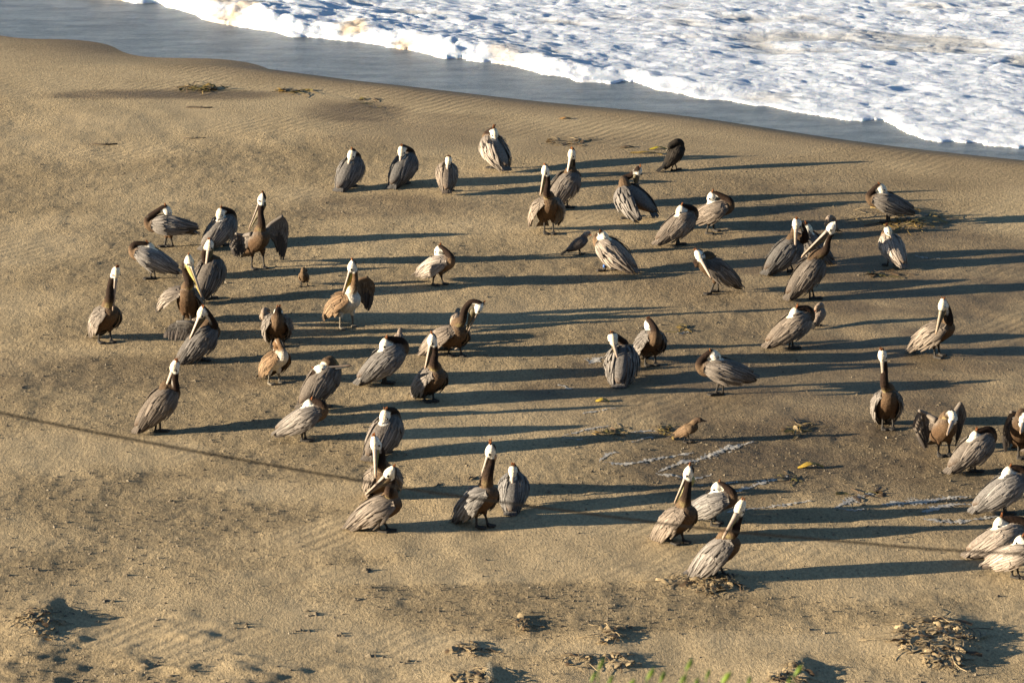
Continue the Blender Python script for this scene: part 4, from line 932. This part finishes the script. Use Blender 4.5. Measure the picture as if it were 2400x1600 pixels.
kelp_blade(1470, 346, .22, .07, .1, (.10, .07, .04), 'short dark kelp strand farther left of the cormorant', .02, 5)
kelp_blade(1388, 240, .16, .06, .1, (.34, .18, .05), 'tiny orange kelp flake near the wet edge of the sand', .03, 6)
kelp_blade(1325, 279, .18, .06, .1, (.30, .17, .06), 'tiny rusty kelp flake above the farthest pelican', .02, 7)

def stick(px, py, ln, ang, r, label, seed):
    g = ground(px, py); rng = random.Random(seed); d = Vector((math.cos(ang), math.sin(ang), 0)); s = Vector((-d.y, d.x, 0)); P = []
    for i in range(7):
        t = i / 6; c = g + d * ln * (t - .5) + s * .03 * math.sin(t * 5 + seed); c.z = float(terrain(c.x, c.y)) + r * .6; P.append(c)
    V, F = tube(P, [r * (1 - .5 * abs(i / 6 - .4)) for i in range(7)], n=7); mb = MB(); mb.add(V, F, (.1, .08, .06))
    tw = P[3] + s * .07 + d * .05; tw.z = float(terrain(tw.x, tw.y)) + r; V, F = tube([P[3], lerp(P[3], tw, .6), tw], [r * .6, r * .4, r * .2], n=6); mb.add(V, F, (.1, .08, .06))
    tag(mb.build('driftwood_stick', M_WOOD), label, 'stick', 'driftwood sticks')
stick(467, 253, .42, .05, .016, 'dark driftwood stick below the golden kelp tangle', 1)
stick(244, 339, .40, .0, .016, 'dark driftwood stick lowest at the upper left', 2)
stick(455, 325, .36, -.15, .012, 'thin driftwood stick midway on the left sand slope', 3)
stick(1025, 1138, .10, .4, .010, 'short dark twig in the sand left of the tall orange-crested pelican', 4)
stick(1105, 1121, .11, .5, .011, 'short dark twig directly beside the orange-crested pelican', 5)

# foam streaks left on the sand: lacy, a few millimetres thick
def streak(pts, width, label, seed, lace=.0):
    P = [ground(*p) for p in pts]; P2 = crom([Vector((p.x, p.y, 0)) for p in P], 10); A = np.array([[p.x, p.y] for p in P2])
    x0, y0 = A.min(0) - .5; x1, y1 = A.max(0) + .5
    gx = np.arange(x0, x1, .011); gy = np.arange(y0, y1, .02); X, Y = np.meshgrid(gx, gy); d = np.full(X.shape, 9.); tt = np.zeros(X.shape)
    for i in range(len(A) - 1):
        a, b = A[i], A[i + 1]; ab = b - a; t = np.clip(((X - a[0]) * ab[0] + (Y - a[1]) * ab[1]) / max(ab @ ab, 1e-9), 0, 1)
        dd = np.hypot(X - a[0] - t * ab[0], (Y - a[1] - t * ab[1]) * .8); m = dd < d; d = np.where(m, dd, d); tt = np.where(m, (i + t) / (len(A) - 1), tt)
    wdt = .62 * width * (.35 + .9 * vnoise(tt * len(pts) * 2.3, tt * 0 + seed, seed)) * np.sin(np.clip(tt, .03, .97) * math.pi) ** .35
    f1, f2 = worley(X * 22 + 1.5 * fbm(X * 5, Y * 5, seed, 2), Y * 14, seed); net = f2 - f1
    n2 = fbm(X * 6, Y * 4, seed + 5, 3)
    dens = 1 - d / np.maximum(wdt, 1e-4)
    on = (dens > 0) & ((net < .10 + .30 * np.clip(dens, 0, 1)) ) & (n2 + dens * .9 > .06 + lace) | (dens > .8)
    Z = terrain(X, Y, True) + .004 + .003 * np.clip(dens, 0, 1) * (1 - np.clip(net * 2, 0, 1))
    F = grid_faces(len(gy), len(gx)); F = F[on.ravel()[F].sum(1) >= 3]
    if not len(F): return
    us = np.unique(F); mp = np.full(X.size, -1); mp[us] = np.arange(len(us)); me = np_mesh('foam_streak', np.stack([X, Y, Z], -1).reshape(-1, 3)[us], mp[F])
    set_col(me, np.tile([.40, .375, .33], (len(us), 1))); o = link('foam_streak', me, M_RES); tag(o, label, 'foam', 'foam streaks drying on the sand')
def Lz(*p): return [nat('L', *q) for q in p]
STR = [
 (Lz((40, 378), (120, 350), (260, 322), (410, 292)), .10, 'thin curved foam streak, leftmost in the foam patch below the ragged pelican'),
 (Lz((50, 382), (160, 390), (270, 385)), .06, 'short foam arc closing the leftmost foam streak'),
 (Lz((430, 360), (560, 340), (640, 345), (700, 355)), .10, 'foam streak with kelp just left of the walking gull'),
 (Lz((480, 412), (540, 390), (620, 375)), .07, 'short foam wisp below the kelp left of the walking gull'),
 (Lz((270, 522), (330, 480), (390, 470)), .12, 'foam corner at the left end of the middle streaks'),
 (Lz((280, 525), (400, 540), (500, 535), (600, 515), (850, 472)), .13, 'long foam streak below the walking gull'),
 (Lz((620, 600), (740, 545), (860, 520), (980, 480), (1090, 440), (1215, 408)), .17, 'broad foam streak rising right behind the upright olive-pouched pelican'),
 (Lz((620, 605), (720, 612), (830, 630), (960, 605)), .12, 'foam streak around the head of the upright olive-pouched pelican'),
 (Lz((860, 670), (960, 665), (1150, 650)), .06, 'faint foam line above the middle sleeper of the lower trio'),
 (Lz((1090, 720), (1200, 680), (1260, 660), (1440, 612)), .14, 'foam streak right of the middle sleeper of the lower trio'),
 (Lz((1040, 840), (1160, 820), (1300, 805), (1560, 770)), .12, 'long white foam streak behind the head of the nearest pelican'),
 (Lz((1720, 810), (1790, 775), (1860, 740), (1930, 725)), .22, 'lacy foam patch lower right, left of two bigger patches'),
 (Lz((1730, 812), (1840, 825), (1900, 815)), .10, 'thin foam rim under the lacy foam patch'),
 ([nat('K', -420, 560), nat('K', -200, 545), nat('K', 60, 530), nat('K', 300, 490), nat('K', 540, 480)], .22, 'wide lacy foam band at the right, in front of the tan-winged sleeper'),
 ([nat('K', 0, 655), nat('K', 140, 610), nat('K', 300, 570), nat('K', 520, 560)], .20, 'dense foam band touching the tail of the tan-winged sleeper'),
 ([nat('K', 40, 720), nat('K', 180, 740), nat('K', 320, 750), nat('K', 520, 735), nat('K', 820, 690)], .16, 'foam curl nearest the tail of the tan-winged sleeper'),
 ([nat('G', 10, 700), nat('G', 50, 660), nat('G', 130, 640)], .2, 'pale foam smear left of the ragged pelican'),
 (Lz((20, 60), (60, 70), (110, 90)), .10, 'small foam smear under the ragged pelican'),
 (Lz((180, 232), (270, 215), (390, 200)), .08, 'faint foam line above the leftmost foam streak'),
 ([nat('F', 1900, 930), nat('F', 1960, 955), nat('F', 2100, 965), nat('F', 2200, 968)], .06, 'faint foam line right of the pale cream pelican'),
 ([nat('G', 850, 410), nat('G', 900, 405), nat('G', 960, 370)], .10, 'small foam smear between two sleepers right of centre'),
]
for i, (p, w, lab) in enumerate(STR): streak(p, w, lab, 300 + i * 7, .0)

# crumbs of crusted sand strewn on the beach, too many to count
def debris():
    rg = np.random.default_rng(9); n = 42000
    px = rg.uniform(-150, 2550, n); py = 200 + 1440 * rg.random(n) ** .85; u = (px - 1200) / FPX; v = (800 - py) / FPX
    t = CAM_H / (SP - v * CP); x = u * t; y = (CP + v * SP) * t
    keep = (y < yberm(x) - .8) & (rg.random(n) < .06 + .94 * crumb(x, y) ** 2); x = x[keep]; y = y[keep]; n = len(x); h = terrain(x, y, True)
    r = .004 + .011 * rg.random(n) ** 3 + np.where(rg.random(n) < .03, .008, 0); SM = [on_plane(q[0], q[1]) for q in MOUND_SPEC if q[2] < .15] * 5; m = len(SM); x[:m] = [q.x + rg.normal(0, .05) for q in SM]; y[:m] = [q.y + rg.normal(0, .06) for q in SM]; h[:m] = terrain(x[:m], y[:m]); r[:m] = rg.uniform(.012, .026, m)
    el = rg.uniform(1, 2.6, n); a = rg.uniform(-.6, .6, n)
    ang = np.arange(6) * math.pi / 3; V = np.zeros((n, 7, 3)); dx = np.cos(a); dy = np.sin(a)
    for q in range(6):
        p = r * el * math.cos(ang[q]) * rg.uniform(.7, 1.2, n); w = r * 1.3 * math.sin(ang[q]) * rg.uniform(.7, 1.2, n)
        V[:, q, 0] = x + dx * p - dy * w; V[:, q, 1] = y + dy * p + dx * w; V[:, q, 2] = h - .004
    V[:, 6, 0] = x + rg.uniform(-.4, .4, n) * r; V[:, 6, 1] = y; V[:, 6, 2] = h + r * rg.uniform(.7, 1.5, n)
    T = np.array([(q, (q + 1) % 6, 6) for q in range(6)]); F = (T[None] + 7 * np.arange(n)[:, None, None]).reshape(-1, 3)
    me = np_mesh('sand_crumbs', V.reshape(-1, 3), F, False); c = np.array([.19, .15, .095])[None] * rg.uniform(.45, .95, (n, 1)); set_col(me, np.repeat(c, 7, 0))
    o = link('sand_crumbs', me, M_KELP); o['kind'] = 'stuff'; tag(o, 'small crumbs of crusted sand and kelp strewn over the beach', 'debris')
debris()

# thin overhead cable between camera and beach, held by two poles outside the picture
def cable():
    Yc = 14.0; pts = [(-1500, 640), (-700, 812), (0, 967), (365, 1040), (780, 1115), (1067, 1161), (1400, 1206), (1697, 1243), (2000, 1270), (2268, 1291), (3100, 1330), (3900, 1352)]
    P = crom([at_depth(x, y, 14.0) for x, y in pts], 5); r = .0046
    V, F = tube(P, [r] * len(P), n=6); mb = MB(); mb.add(V, F, (.05, .045, .04)); o = mb.build('overhead_cable', plain_mat('cable_rubber', (.03, .027, .024), rough=1.0, spec=0.0, bump=0)); tag(o, 'thin dark cable slanting across the view in front of the beach', 'cable')
    wood = plain_mat('pole_wood', (.12, .09, .065), rough=.9, scale=12, var=.35)
    for q, lab in ((P[0], 'wooden pole carrying the cable beyond the left edge'), (P[-1], 'wooden pole carrying the cable beyond the right edge')):
        g = float(terrain(q.x, q.y)); mb = MB(); zs = [g - .5, g + 1, (g + q.z) / 2, q.z + .05, q.z + .35]
        V, F = tube([Vector((q.x, q.y + .12, z)) for z in zs], [.14, .13, .12, .11, .10], n=12, up=Vector((0, 1, 0))); mb.add(V, F, (.1, .08, .06)); pole = mb.build('utility_pole', wood)
        tag(pole, lab, 'pole', 'poles carrying the cable'); mb = MB(); V, F = tube([Vector((q.x, q.y + .06, q.z)), Vector((q.x, q.y - .03, q.z))], [.03, .02], n=8); mb.add(V, F, (.2, .2, .2)); mb.build('insulator', M_BILL, pole)
cable()

# shrub whose leaf tips rise into the bottom edge of the picture
def shrub():
    leaf = col_mat('shrub_leaf', rough=.55, var=.25, scale=30, bump=.2, spec=.35); rng = random.Random(21); Yc = 12.5
    tips = [(1402, 1556), (1385, 1582), (1425, 1590), (1516, 1578), (1547, 1584), (1608, 1556), (1592, 1590), (1655, 1576), (1690, 1588), (1752, 1592), (1862, 1568), (1845, 1590), (1470, 1600), (1780, 1606), (1625, 1600)]
    base = at_depth(1610, 1800, Yc); base.z = float(terrain(base.x, base.y))
    root = bpy.data.objects.new('coastal_shrub', None); COL.objects.link(root); lm = MB()
    stem_m = plain_mat('shrub_stem', (.10, .12, .04), rough=.8)
    for px, py in tips:
        dy = rng.uniform(-.35, .35); t = at_depth(px, py + 14, Yc + dy); b = base + Vector(((t.x - base.x) * .45, dy * .3, -.05)); mid = lerp(b, t, .5) + Vector(((t.x - base.x) * .12, 0, -.02))
        P = crom([b, mid, t], 6); m = len(P); V, F = tube(P, [lerp(.010, .003, i / (m - 1)) for i in range(m)], n=6); mb = MB(); mb.add(V, F, (.1, .12, .04)); st = mb.build('stem', stem_m, root); lm = MB()
        for i in range(34):
            q = 1 - .6 * (i / 34) ** 2.2; a = P[min(m - 1, int(q * (m - 1)))]; an = i * 2.4 + rng.random(); up = .75 + .5 * q
            d = Vector((math.cos(an), math.sin(an), up)).normalized(); l = rng.uniform(.035, .06)
            blade(lm, a, a + d * l, l * .36, Vector((math.sin(an) * .5, -1, .3)), vc((.20, .27, .035), rng.uniform(.7, 1.35)), vc((.12, .20, .025), rng.uniform(.7, 1.2)), arch=.006, seg=4, tipw=.1, base=.25)
        lf = lm.build('foliage', leaf, st); lf['kind'] = 'stuff'
    tag(root, 'green leafy shrub whose blurred leaf tips rise at the bottom edge', 'shrub')
    t = at_depth(1146, 1588, Yc); b = Vector((t.x - .03, t.y, float(terrain(t.x, t.y)) - .03)); mb = MB()
    V, F = tube(crom([b, lerp(b, t, .6) + Vector((-.02, 0, .02)), t + Vector((-.006, 0, -.01)), t + Vector((.012, 0, .004))], 6), [.0011] * 19, n=6); V2 = MB(); V2.add(V, F, (.5, .48, .4))
    tag(V2.build('grass_blade', plain_mat('dry_grass', (.55, .50, .40), rough=.7, bump=0)), 'bent dry white grass blade at the bottom edge', 'grass')
shrub()
